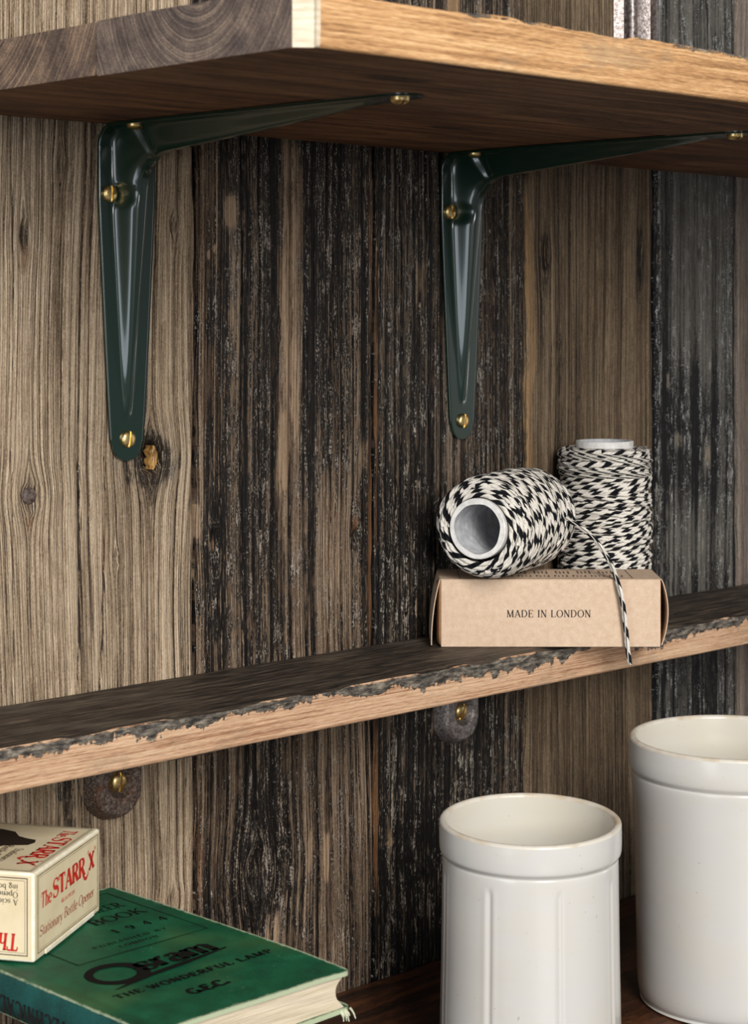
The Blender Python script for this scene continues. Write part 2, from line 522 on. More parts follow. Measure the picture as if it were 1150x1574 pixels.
plank(wall, 0.9106, 1.0393, mD, 14, char=0.10, char_amp=0.2, wob=0.005, ringf=480, depth=0.0008,
      knots=[(0.9284, 0.4187, 0.0030, 3.4, 0.9), (1.0233, 0.4186, 0.0036, 3.4, 0.9)],
      char_shade=[(0.9284, 0.41, 0.004, 0.03, 0.4), (1.0233, 0.415, 0.005, 0.03, 0.4), (0.94, 0.31, 0.012, 0.06, 0.2), (0.97, 0.48, 0.06, 0.02, 0.2), (1.02, 0.36, 0.006, 0.05, 0.15)],  # wide entry darkens the board just below the upper shelf
      pales=[(0.9145, 0.36, 0.0045, 0.14, 0.62), (0.973, 0.385, 0.004, 0.02, 0.45)],
      rusts=[(1.031, 0.43, 0.006, 0.06, 0.35), (0.915, 0.45, 0.005, 0.04, 0.35), (1.03, 0.30, 0.006, 0.03, 0.3)],
      lines=[(0.917, 0.390, 0.955, 0.40, 0.0008, -0.006, -0.55)])
plank(wall, 1.0393, 1.1330, mE, 15, char=0.46, char_amp=0.34, wob=0.004, ringf=380, depth=0.0006,
      knots=[(1.0905, 0.4225, 0.0030, 1.4, 0.6)],
      char_shade=[(1.043, 0.36, 0.006, 0.12, 0.45), (1.075, 0.315, 0.05, 0.03, 0.6), (1.08, 0.275, 0.05, 0.02, 0.4), (1.08, 0.46, 0.04, 0.04, -0.25), (1.128, 0.38, 0.006, 0.10, 0.35), (1.08, 0.395, 0.025, 0.03, -0.3), (1.085, 0.225, 0.03, 0.018, -0.35), (1.08, 0.12, 0.04, 0.06, 0.15)],
      pales=[(1.0985, 0.283, 0.006, 0.012, 0.6), (1.066, 0.296, 0.006, 0.007, 0.55), (1.054, 0.336, 0.0018, 0.007, 0.75), (1.044, 0.252, 0.003, 0.010, 0.45)],
      rusts=[(1.045, 0.418, 0.002, 0.012, 0.5)],
      lines=[(1.041, 0.2865, 1.131, 0.298, 0.0009, 0.002, -0.6)])
plank(wall, 1.1330, 1.262, mF, 16, char=0.05, char_amp=0.2, ringf=380, depth=0.0006)
# right of the frame
plank(wall, 1.262, 1.40, mB, 73, char=0.35, dx=0.0015, dz=0.006)
plank(wall, 1.40, 1.55, mD, 74, char=0.1, dx=0.0015, dz=0.006)
plank(wall, 1.55, 1.72, mA, 75, char=0.1, dx=0.0015, dz=0.006)


# ------------------------------------------------------------------ board (shelf) materials : rings run round an axis along x
def ring_wood(name, yc, zc, dark, mid, light, freq=420, rough=0.6, seed=0.0, squash=1.0, bumpd=0.0006, stain=None, stain_amt=0.0, contrast=1.0, spec=0.4, warp=0.02, knots=(), blotch=0.7):
    T = NT(name)
    X, Y, Z, obj = T.coord()
    wx = T.noise(T.combine(T.math('MULTIPLY', X, 5), T.math('MULTIPLY', Y, 14), T.math('ADD', T.math('MULTIPLY', Z, 14), seed)), 1.0, 3, 0.5)
    a = T.math('SUBTRACT', Y, yc); b = T.math('MULTIPLY', T.math('SUBTRACT', Z, zc), squash)
    r = T.math('SQRT', T.math('ADD', T.math('MULTIPLY', a, a), T.math('MULTIPLY', b, b)))
    r = T.math('ADD', r, T.math('MULTIPLY', T.math('SUBTRACT', wx, 0.5), warp))
    n1 = T.noise(T.combine(T.math('MULTIPLY', r, freq), T.math('MULTIPLY', X, 6), seed), 1.0, 2, 0.5)
    n2 = T.noise(T.combine(T.math('MULTIPLY', X, 60), T.math('MULTIPLY', Y, 1100), T.math('MULTIPLY', Z, 1100)), 1.0, 2, 0.6)
    n3 = T.noise(T.combine(T.math('MULTIPLY', X, 16), T.math('MULTIPLY', Y, 60), T.math('MULTIPLY', Z, 60)), 1.0, 4, 0.65)
    tone = T.math('ADD', T.math('MULTIPLY', n1, 0.85 * contrast), T.math('MULTIPLY', n2, 0.3))
    tone = T.math('ADD', tone, T.math('MULTIPLY', T.math('SUBTRACT', n3, 0.5), blotch))
    tone = T.math('SUBTRACT', tone, 0.075 + 0.425 * (contrast - 1))
    n4 = T.noise(T.combine(T.math('MULTIPLY', X, 170), T.math('MULTIPLY', Y, 2200), T.math('MULTIPLY', Z, 2200)), 1.0, 2, 0.6)
    tone = T.math('ADD', tone, T.math('MULTIPLY', T.math('SUBTRACT', n4, 0.5), 0.6))
    col = T.ramp(tone, [(0.25, dark), (0.5, mid), (0.75, light)])
    for (kx, ky, rx, ry) in knots:
        dx = T.math('DIVIDE', T.math('SUBTRACT', X, kx), rx); dy = T.math('DIVIDE', T.math('SUBTRACT', Y, ky), ry)
        d = T.math('SQRT', T.math('ADD', T.math('MULTIPLY', dx, dx), T.math('MULTIPLY', dy, dy)))
        d = T.math('ADD', d, T.math('MULTIPLY', T.math('SUBTRACT', n4, 0.5), 0.8))
        col = T.mix(T.math('MULTIPLY', T.math('SUBTRACT', 1.0, T.step(d, 0.5, 1.3)), 0.8), col, lin(30, 19, 12))
    if stain:
        s = T.noise(T.combine(T.math('MULTIPLY', X, 26), T.math('MULTIPLY', Y, 50), T.math('MULTIPLY', Z, 60)), 1.0, 5, 0.7)
        col = T.mix(T.math('MULTIPLY', T.step(s, 0.54, 0.66), stain_amt), col, stain)
    h = T.math('ADD', T.math('MULTIPLY', n1, 0.6), T.math('MULTIPLY', n2, 0.5))
    nb = T.bump(h, bumpd, 0.8)
    return T.out(col, rough, nb, spec=spec), T, col, (X, Y, Z), nb


M_UNDER, *_ = ring_wood('shelf_underside', -0.15, 0.30, lin(54, 35, 21), lin(112, 78, 50), lin(156, 114, 76), freq=420, rough=0.6, seed=3, knots=[(0.5595, -0.238, 0.022, 0.008)])
M_UNDER2, *_ = ring_wood('shelf_underside_back', -0.05, 0.36, lin(50, 31, 18), lin(108, 70, 41), lin(150, 104, 64), freq=400, rough=0.6, seed=8, knots=[(0.7272, -0.1074, 0.018, 0.0055)])
M_END1, *_ = ring_wood('end_grain_front', -0.226, 0.512, lin(52, 44, 43), lin(104, 90, 82), lin(166, 144, 124), freq=1050, rough=0.75, seed=5, contrast=0.9, warp=0.007, bumpd=0.0009, stain=lin(66, 58, 60), stain_amt=0.5)
M_END2, *_ = ring_wood('end_grain_back', -0.055, 0.540, lin(54, 45, 42), lin(114, 95, 82), lin(176, 146, 118), freq=900, rough=0.75, seed=6, contrast=0.9, warp=0.007, bumpd=0.0009, stain=lin(70, 60, 60), stain_amt=0.5)
T = NT('fresh_cut_wood')
X, Y, Z, o_ = T.coord()
nn = T.noise(T.combine(T.math('MULTIPLY', X, 90), T.math('MULTIPLY', Y, 90), T.math('MULTIPLY', Z, 700)), 1, 3)
M_CREAM = T.out(T.ramp(nn, [(0.3, lin(186, 168, 140)), (0.65, lin(214, 202, 180))]), 0.6)


def dark_top(name, c0, c1, c2, chip):
    T = NT(name)
    X, Y, Z, _ = T.coord()
    n1 = T.noise(T.combine(T.math('MULTIPLY', X, 24), T.math('MULTIPLY', Y, 260), 1.0), 1, 4, 0.65)
    n2 = T.noise(T.combine(T.math('MULTIPLY', X, 60), T.math('MULTIPLY', Y, 1400), 4.0), 1, 3, 0.6)
    n3 = T.noise(T.combine(T.math('MULTIPLY', X, 14), T.math('MULTIPLY', Y, 60), 7.0), 1, 4, 0.6)
    tone = T.math('ADD', T.math('MULTIPLY', n1, 0.5), T.math('MULTIPLY', n2, 0.5))
    col = T.ramp(tone, [(0.40, c0), (0.5, c1), (0.61, c2)])
    col = T.mix(T.math('MULTIPLY', T.step(n1, 0.66, 0.72), 0.6), col, chip)
    col = T.mix(T.math('MULTIPLY', T.step(n3, 0.5, 0.7), 0.35), col, lin(112, 104, 92))
    nb = T.bump(tone, 0.0008, 0.8)
    return T.out(col, 0.62, nb, spec=0.4)


M_TOPDARK = dark_top('shelf_top_dark', lin(16, 13, 11), lin(47, 39, 32), lin(104, 90, 76), lin(190, 156, 118))


def chipped_front(name, ztop, zspan, cols=None, rw=None):
    """bare sawn wood with remains of grey-black paint hanging from the top arris"""
    M, T, col, (X, Y, Z), nb = ring_wood(name, -0.05, 0.45 if rw is None else rw, *(cols or (lin(146, 104, 76), lin(194, 156, 124), lin(214, 182, 150))), freq=900, rough=0.7, seed=2, stain=lin(140, 122, 98), stain_amt=0.4, warp=0.004, contrast=1.15, blotch=0.35)
    e = T.noise(T.combine(T.math('MULTIPLY', X, 22), 0.0, 3.0), 1, 5, 0.72)
    e2 = T.noise(T.combine(T.math('MULTIPLY', X, 120), T.math('MULTIPLY', Z, 260), 5.0), 1, 3, 0.6)
    big = T.noise(T.combine(T.math('MULTIPLY', X, 7.0), 0.0, 8.0), 1, 1, 0.5)
    dz = T.math('SUBTRACT', ztop, Z)
    lim = T.math('ADD', T.math('MULTIPLY', T.step(e, 0.3, 0.75), zspan * 0.62), T.math('MULTIPLY', T.math('SUBTRACT', e2, 0.5), zspan * 0.5))
    lim = T.math('ADD', lim, T.math('MULTIPLY', T.step(big, 0.42, 0.72), zspan * 0.3))
    m = T.step(T.math('SUBTRACT', lim, dz), -0.0004, 0.0006)
    m = T.math('MULTIPLY', m, T.step(T.math('ADD', dz, T.math('MULTIPLY', T.math('SUBTRACT', e2, 0.5), 0.004)), 0.0004, 0.0012))
    pn = T.noise(T.combine(T.math('MULTIPLY', X, 130), T.math('MULTIPLY', Y, 400), T.math('MULTIPLY', Z, 420)), 1, 4, 0.7)
    paint = T.ramp(pn, [(0.38, lin(40, 36, 33)), (0.52, lin(92, 86, 78)), (0.68, lin(152, 142, 126))])
    c = T.mix(m, col, paint)
    nb2 = T.bump(T.math('ADD', T.math('MULTIPLY', m, 1.2), pn), 0.0008, 0.7, nb)
    T.out(c, 0.72, nb2)
    return M


M_LOWFRONT = chipped_front('shelf_front_chipped', 0.192, 0.019)
M_FRONT = chipped_front('shelf_sawn_front', 0.498, 0.0055, (lin(128, 90, 56), lin(190, 145, 98), lin(222, 184, 136)), 0.75)


def board(name, parent, x0, x1, yb, yf, z0, z1, mats, seed, rnd=0.0015, step=0.004, chamfer=None, jit=0.0006, jit_end=0.0):
    """long board: section rounded, sides wavering; mats = (under, front, top, back, end)"""
    pts = []
    def arc(cy, cz, a0, a1):
        for k in range(4):
            a = math.radians(a0 + (a1 - a0) * k / 3)
            pts.append((cy + rnd * math.cos(a), cz + rnd * math.sin(a)))
    nf = 6
    cpt = chamfer or 0.0
    ny = max(4, int((yb - yf) / 0.008))
    arc(yf + rnd, z0 + rnd, 270, 180)
    for k in range(1, nf): pts.append((yf, z0 + rnd + (z1 - z0 - 2 * rnd) * k / nf))
    arc(yf + rnd, z1 - rnd, 180, 90)
    if cpt: pts.append((yf + cpt, z1))
    for k in range(1, ny):
        yk = yf + rnd + (yb - yf - 2 * rnd) * k / ny
        if yk > yf + cpt + 1e-4: pts.append((yk, z1))
    arc(yb - rnd, z1 - rnd, 90, 0)
    arc(yb - rnd, z0 + rnd, 0, -90)
    for k in range(1, ny):
        yk = yb - rnd - (yb - yf - 2 * rnd) * k / ny
        if yk > yf + cpt + 1e-4: pts.append((yk, z0))
    if cpt: pts.append((yf + cpt, z0))
    P = np.array(pts)
    n = len(P)
    nx = int((x1 - x0) / step) + 1
    xs = np.linspace(x0, x1, nx)
    V = []
    for i, x in enumerate(xs):
        yy = P[:, 0].copy(); zz = P[:, 1].copy()
        fr = np.exp(-((yy - yf) / 0.004) ** 2)
        yy = yy + fr * (jit * 2 * (fbm(np.full(n, x * 18), zz * 60, seed, 3) - 0.5) * 2)
        topf = np.exp(-((yy - yf) / 0.006) ** 2) * np.exp(-((zz - z1) / 0.004) ** 2)
        zz = zz - topf * jit * 3.0 * sst(0.45, 0.75, float(fbm(np.array(x * 42.0), np.array(0.0), seed + 3, 3)))
        botf = np.exp(-((zz - z0) / 0.003) ** 2)
        zz = zz + botf * jit * (fbm(np.full(n, x * 7), yy * 14, seed + 5, 2) - 0.5)
        zz = zz + np.exp(-((zz - z1) / 0.003) ** 2) * jit * (fbm(np.full(n, x * 9), yy * 40, seed + 6, 2) - 0.5)
        xx = np.full(n, x)
        if chamfer:
            cx = chamfer
            if x < x0 + cx:
                xx = np.where(P[:, 0] < yf + cx - 1e-5, np.maximum(xx, x0 + cx + 0.0 * xx), xx)
        if i == 0 and jit_end:
            xx = xx + jit_end * (fbm(yy * 30, zz * 60, seed + 9, 3) - 0.5)
        V.append(np.stack([xx, yy, zz], 1))
    V = np.concatenate(V)
    F, MI = [], []
    for i in range(nx - 1):
        for k in range(n):
            k2 = (k + 1) % n
            F.append((i * n + k, i * n + k2, (i + 1) * n + k2, (i + 1) * n + k))
            my, mz = (P[k] + P[k2]) / 2
            if abs(my - yf) < rnd * 0.75:
                m = 1
                if chamfer and xs[i] < x0 + chamfer - 1e-6: m = 5
            elif mz > z1 - rnd * 0.8: m = 2
            elif mz < z0 + rnd * 0.8: m = 0
            else: m = 3
            MI.append(m)
    if chamfer:
        fr_i = [k for k in range(n) if P[k, 0] < yf + chamfer - 1e-5]
        rest = [k for k in range(n) if k not in fr_i]
        F.append(tuple(rest)); MI.append(4)
        F.append(tuple([rest[-1]] + fr_i + [rest[0]])); MI.append(5)
    else:
        F.append(tuple(range(n))); MI.append(4)
    F.append(tuple((nx - 1) * n + k for k in range(n - 1, -1, -1))); MI.append(4)
    o = mesh_obj(name, V, F, list(mats), parent, False, MI)
    return fix_normals(o)


# upper shelf : two boards side by side
up = empty('wall_shelf', (0, 0, 0))
tag(up, 'thick upper wooden shelf of two joined boards with grey end grain, on green brackets', 'shelf')
board('board', up, 0.4656, 1.60, -0.1618, -0.2855, 0.476, 0.498, (M_UNDER, M_FRONT, M_TOPDARK, M_UNDER, M_END1, M_CREAM), 31, rnd=0.0014, chamfer=0.0062, jit=0.0005, jit_end=0.0)
board('board', up, 0.4664, 1.60, -0.0004, -0.1612, 0.4764, 0.4978, (M_UNDER2, M_UNDER2, M_TOPDARK, M_UNDER2, M_END2, M_CREAM), 32, rnd=0.0012, jit=0.0004)
for o in up.children:
    pass

# lower shelf
low = board('wall_shelf', None, 0.14, 1.60, -0.0004, -0.0802, 0.172, 0.192, (M_UNDER, M_LOWFRONT, M_TOPDARK, M_UNDER, M_END1, M_CREAM), 33, rnd=0.0016, jit=0.0005)
tag(low, 'narrow dark-topped lower wooden shelf with chipped paint on its bare front edge', 'shelf')

# worktop
M_WORK, *_ = ring_wood('worktop_stained', -0.2, -0.25, lin(19, 10, 6), lin(56, 31, 17), lin(112, 66, 34), freq=240, rough=0.42, seed=12, spec=0.5)
wt = board('worktop', None, 0.05, 1.70, 0.0000, -0.52, -0.03, 0.0, (M_WORK,) * 6, 34, rnd=0.002, jit=0.0002, step=0.02)
tag(wt, 'dark reddish-brown stained wooden worktop below the shelves', 'worktop')


# ------------------------------------------------------------------ metals
T = NT('green_enamel')
X, Y, Z, oc = T.coord()
nz = T.noise(oc, 600, 2)
M_GREEN = T.out(lin(3, 36, 25), 0.28, T.bump(nz, 0.00006, 0.15), spec=0.5, coat=0.9, coat_rough=0.12)

T = NT('brass')
X, Y, Z, oc = T.coord()
nz = T.noise(oc, 900, 3)
M_BRASS = T.out(T.ramp(nz, [(0.3, lin(206, 168, 98)), (0.7, lin(244, 222, 164))]), 0.36, T.bump(nz, 0.00006, 0.2), metal=1.0)

T = NT('cast_iron')
X, Y, Z, oc = T.coord()
n1 = T.noise(oc, 700, 4, 0.7)
n2 = T.noise(oc, 120, 4, 0.6)
colr = T.ramp(n1, [(0.35, lin(60, 50, 44)), (0.55, lin(124, 108, 98)), (0.72, lin(186, 170, 156))])
colr = T.mix(T.math('MULTIPLY', T.step(n2, 0.52, 0.68), 0.55), colr, lin(120, 74, 44))
M_IRON = T.out(colr, 0.5, T.bump(n1, 0.0010, 0.9), metal=0.55)

T = NT('iron_polished')
X, Y, Z, oc = T.coord()
n1 = T.noise(oc, 600, 4, 0.7)
M_IRON2 = T.out(T.ramp(n1, [(0.35, lin(96, 88, 86)), (0.7, lin(190, 182, 178))]), 0.4, T.bump(n1, 0.0006, 0.9), metal=0.7)


def screw(parent, loc, out, slot, r=0.0043, h=0.0022):
    """slotted round-head brass screw; out = axis, slot = direction of the slot"""
    w = 0.0011
    cols = list(np.linspace(-r * 0.995, -w / 2, 8)) + [(-w / 2, 1), (w / 2, 1)] + list(np.linspace(w / 2, r * 0.995, 8))
    nr = 15
    V = []
    for c in cols:
        low = isinstance(c, tuple)
        x = c[0] if low else c
        yl = math.sqrt(max(r * r - x * x, 1e-12))
        for k in range(nr):
            y = yl * math.sin((k / (nr - 1) - 0.5) * math.pi)
            d = min(1.0, math.hypot(x, y) / r)
            z = h * math.sqrt(max(0, 1 - d ** 2.4)) * 0.8 + h * 0.2
            if low: z = min(z, h * 0.42)
            V.append((x, y, z))
    F = grid_faces(nr, len(cols))
    # skirt
    ring = [c * nr for c in range(len(cols))] + [(len(cols) - 1) * nr + k for k in range(1, nr)] + [c * nr + nr - 1 for c in range(len(cols) - 2, -1, -1)] + [k for k in range(nr - 2, 0, -1)]
    off = len(V)
    for i in ring:
        V.append((V[i][0], V[i][1], -0.004))
    for k in range(len(ring)):
        F.append((ring[k], ring[(k + 1) % len(ring)], off + (k + 1) % len(ring), off + k))
    o = mesh_obj('screw', V, F, M_BRASS, parent, True)
    fix_normals(o)
    o.modifiers.new('es', 'EDGE_SPLIT').split_angle = math.radians(38)
    zax = Vector(out).normalized()
    yax = Vector(slot); yax = (yax - zax * yax.dot(zax)).normalized()
    xax = yax.cross(zax)
    m = Matrix((xax, yax, zax)).transposed().to_4x4()
    m.translation = Vector(loc)
    o.matrix_local = m
    return o


def bracket_mesh():
    SH = 0.0012
    LV, LH, ZC, RB = 0.1700, 0.2080, 0.036, 0.011
    HC = 0.0118
    st = []   # (B, K-direction vec * height, halfwidth, foot, crest)
    def prof(s, L, Rt, w0, w1, s0):
        q = min(1.0, max(0.0, s / (L - ZC)))
        w = w0 + (w1 - w0) * q ** 0.85
        if s < Rt: w = min(w, math.sqrt(max(Rt * Rt - (Rt - s) ** 2, 1e-9)))
        p = min(1.0, max(0.0, (s - s0) / (L - ZC - s0)))
        h = HC * p ** 0.85
        foot = 0.0030 + 0.0072 * p
        crest = 0.0002 + 0.0034 * p ** 0.9
        return w, h, foot, crest
    n1 = 70
    for k in range(n1):
        s = (LV - ZC) * (k / n1) ** 1.12
        w, h, f, c = prof(s, LV, 0.0094, 0.0094, 0.0178, 0.022)
        st.append(((0.0, -LV + s), (-h, -LV + s), w, f, c))
    n2 = 30
    for k in range(n2 + 1):
        u = k / n2
        # back path: straight, arc, straight
        Ltot = 2 * (ZC - RB) + RB * math.pi / 2
        d = u * Ltot
        if d < ZC - RB: B = (0.0, -ZC + d)
        elif d < ZC - RB + RB * math.pi / 2:
            a = (d - (ZC - RB)) / RB
            B = (-RB + RB * math.cos(a), -RB + RB * math.sin(a))
        else: B = (-RB - (d - (ZC - RB) - RB * math.pi / 2), 0.0)
        p0, p1, p2 = (-HC, -ZC), (-HC - 0.0012, -HC - 0.0012), (-ZC, -HC)
        K = tuple((1 - u) ** 2 * p0[i] + 2 * u * (1 - u) * p1[i] + u * u * p2[i] for i in (0, 1))
        st.append((B, K, 0.0178, 0.0102, 0.0036))
    n3 = 80
    for k in range(1, n3 + 1):
        s = (LH - ZC) * (1 - (k / n3)) ** 1.1
        w, h, f, c = prof(s, LH, 0.0085, 0.0085, 0.0178, 0.020)
        y = -(LH - s)
        st.append(((y, 0.0), (y, -h), w, f, c))
    V = []
    NX = 0
    dimples = [((-0.0118, 0, -0.0346), 0.0072), ((0, 0, -LV + 0.0112), 0.0052), ((-0.0100, -0.0205, 0), 0.0055), ((0, -LH + 0.0110, 0), 0.0050)]
    for (B, K, w, f, c) in st:
        f = min(f, w * 0.82); c = min(c, f * 0.8)
        xs = list(np.linspace(-w, -f, 7)) + list(np.linspace(-f, -c, 9))[1:] + list(np.linspace(-c, c, 9))[1:] + list(np.linspace(c, f, 9))[1:] + list(np.linspace(f, w, 7))[1:]
        d = Vector((0, K[0] - B[0], K[1] - B[1]))
        h = d.length
        # sheet lift direction: average outward normal
        if B[0] > -1e-9: nrm = Vector((0, -1, 0))
        elif B[1] > -1e-9: nrm = Vector((0, 0, -1))
        else:
            a = Vector((0, -0.011 - B[0], -0.011 - B[1])); nrm = a.normalized()
        dirv = d.normalized() if h > 1e-6 else nrm
        row = []
        for x in xs:
            ax = abs(x)
            g = 1.0 if ax <= c else (0.0 if ax >= f else float(sst(0, 1, (f - ax) / (f - c))))
            g2 = 0.11 * max(0.0, 1 - (ax / max(f, 1e-6)) ** 2) if ax < c else 0.0
            p0 = Vector((x, B[0], B[1])) + nrm * SH
            wt = 0.0
            for (dc, dr) in dimples:
                dd = math.dist((x, B[0], B[1]), dc) / dr
                wt = max(wt, math.exp(-dd ** 5))
            row.append(p0 + dirv * (h * (g + g2) * (1 - wt)))
        eL = Vector((xs[0], B[0], B[1])); eR = Vector((xs[-1], B[0], B[1]))
        row = [eL, eL + nrm * SH * 0.8 + Vector((0.00015, 0, 0))] + row[0:] + [eR + nrm * SH * 0.8 - Vector((0.00015, 0, 0)), eR]
        NX = len(row)
        V += row
    F = grid_faces(NX, len(st))
    return V, F


def green_bracket(x, label):
    root = empty('shelf_bracket', (x, -0.0006, 0.476))
    V, F = bracket_mesh()
    o = mesh_obj('bracket_body', V, F, M_GREEN, root, True)
    fix_normals(o)
    screw(root, (-0.0118, -0.0022, -0.0346), (0, -1, 0), (0, 0, 1))
    screw(root, (0, -0.0016, -0.170 + 0.0112), (0, -1, 0), (0.15, 0, 1))
    screw(root, (-0.0100, -0.0205, -0.0012), (0, 0, -1), (0, 1, 0))
    screw(root, (0, -0.208 + 0.0110, -0.0012), (0, 0, -1), (0.3, 1, 0), h=0.0028)
    return tag(root, label, 'bracket', 'dark green pressed-steel shelf brackets')


green_bracket(0.6015, 'dark green glossy steel shelf bracket nearest, above the round knot hole')
green_bracket(0.8500, 'dark green steel shelf bracket farther right, behind and above the twine spools')


def lug_mesh():
    W, ZT, ZB = 0.0165, 0.0, -0.0465
    zc = ZB + W
    nz, nx = 60, 44
    V = []
    for j in range(nz + 1):
        z = ZB + (ZT - ZB) * (j / nz) ** 1.25 + 1e-5
        w = W if z > zc else math.sqrt(max(W * W - (z - zc) ** 2, 1e-9))
        for i in range(nx + 1):
            x = w * math.sin((i / nx - 0.5) * math.pi)
            d = (W - math.hypot(x, z - zc)) if z < zc else W - abs(x)
            e = max(0.0, min(1.0, d / 0.0045))
            y = 0.0092 * (1 - (1 - e) ** 2.2)
            rr = math.hypot(x - 0.001, z + 0.0270)
            cs = max(0.0, min(1.0, (0.0085 - rr) / 0.0035))
            y -= 0.0048 * cs * cs * (3 - 2 * cs) * (1 if e > 0.5 else e * 2)
            V.append((x, -y, z))
    F = grid_faces(nx + 1, nz + 1)
    return V, F


def iron_lug(x, label, mat, slot):
    root = empty('iron_bracket', (x, 0.0008, 0.1718))
    V, F = lug_mesh()
    fix_normals(mesh_obj('lug', V, F, mat, root, True))
    m = MB(); m.box((-0.0145, -0.066, -0.0045), (0.0145, -0.0005, -0.0002))
    bevel_mod(m.build('arm', mat, root), 0.001)
    screw(root, (0.001, -0.0050, -0.0270), (0, -1, 0), slot, r=0.0050, h=0.0032)
    return tag(root, label, 'bracket', 'cast iron lugs under the lower shelf')


iron_lug(0.5925, 'rusty brown cast iron lug with brass screw, above the bottle opener box', M_IRON, (0.1, 0, 1))
iron_lug(0.8440, 'smooth grey cast iron lug with brass screw, above the small fluted jar', M_IRON2, (0.5, 0, 1))


# knot-hole plug: bit of split resinous wood stuck in the hole of the left board
T = NT('resin_wood')
X, Y, Z, oc = T.coord()
nz = T.noise(T.combine(T.math('MULTIPLY', X, 900), T.math('MULTIPLY', Y, 900), T.math('MULTIPLY', Z, 160)), 1, 3)
M_RESIN = T.out(T.ramp(nz, [(0.35, lin(96, 62, 26)), (0.65, lin(206, 160, 92))]), 0.45)
m = MB()
V, F = [], []
for j in range(9):
    zz = -0.0062 + 0.0124 * j / 8
    xr = 0.0062 * math.sqrt(max(0.0, 1 - (zz / 0.0068) ** 2))
    xl = min(0.0016 + 0.0009 * math.sin(j * 1.9), xr - 0.0003)
    V += [(xl, 0.009, zz), (xl + 0.0002, 0.0032, zz), (xl + 0.55 * (xr - xl), 0.0022 + 0.0006 * math.sin(j * 2.3), zz), (xr, 0.0036, zz), (xr, 0.009, zz)]
F = grid_faces(5, 9)
pl = mesh_obj('knot_splinter', [(a + 0.6191, b, c + 0.3066) for a, b, c in V], F, M_RESIN, wall, True)
fix_normals(pl)
T = NT('knot_end')
X, Y, Z, oc = T.coord()
nz = T.noise(oc, 500, 3, 0.6)
M_KNOT = T.out(T.ramp(nz, [(0.35, lin(46, 36, 32)), (0.65, lin(116, 100, 92))]), 0.6, T.bump(nz, 0.0006, 0.6))
V, F = lathe([(0.0001, 0.0016), (0.0018, 0.0015), (0.0034, 0.0010), (0.0042, 0.0002), (0.0046, -0.0030)], 24)
kn = mesh_obj('knot', [(0.5446 + a, 0.0022 - c, 0.2917 + b) for a, b, c in V], F, M_KNOT, wall, True)
fix_normals(kn)


# ------------------------------------------------------------------ flat printed lettering (own serif stroke font)
def _arc(cx, cy, rx, ry, a0, a1, thin, thick, n=18):
    pts = []
    for k in range(n + 1):
        a = math.radians(a0 + (a1 - a0) * k / n)
        w = thin + (thick - thin) * abs(math.cos(a)) ** 1.3
        pts.append((cx + rx * math.cos(a), cy + ry * math.sin(a), w))
    return pts


def _ln(x0, y0, x1, y1, w):
    return [(x0, y0, w), (x1, y1, w)]


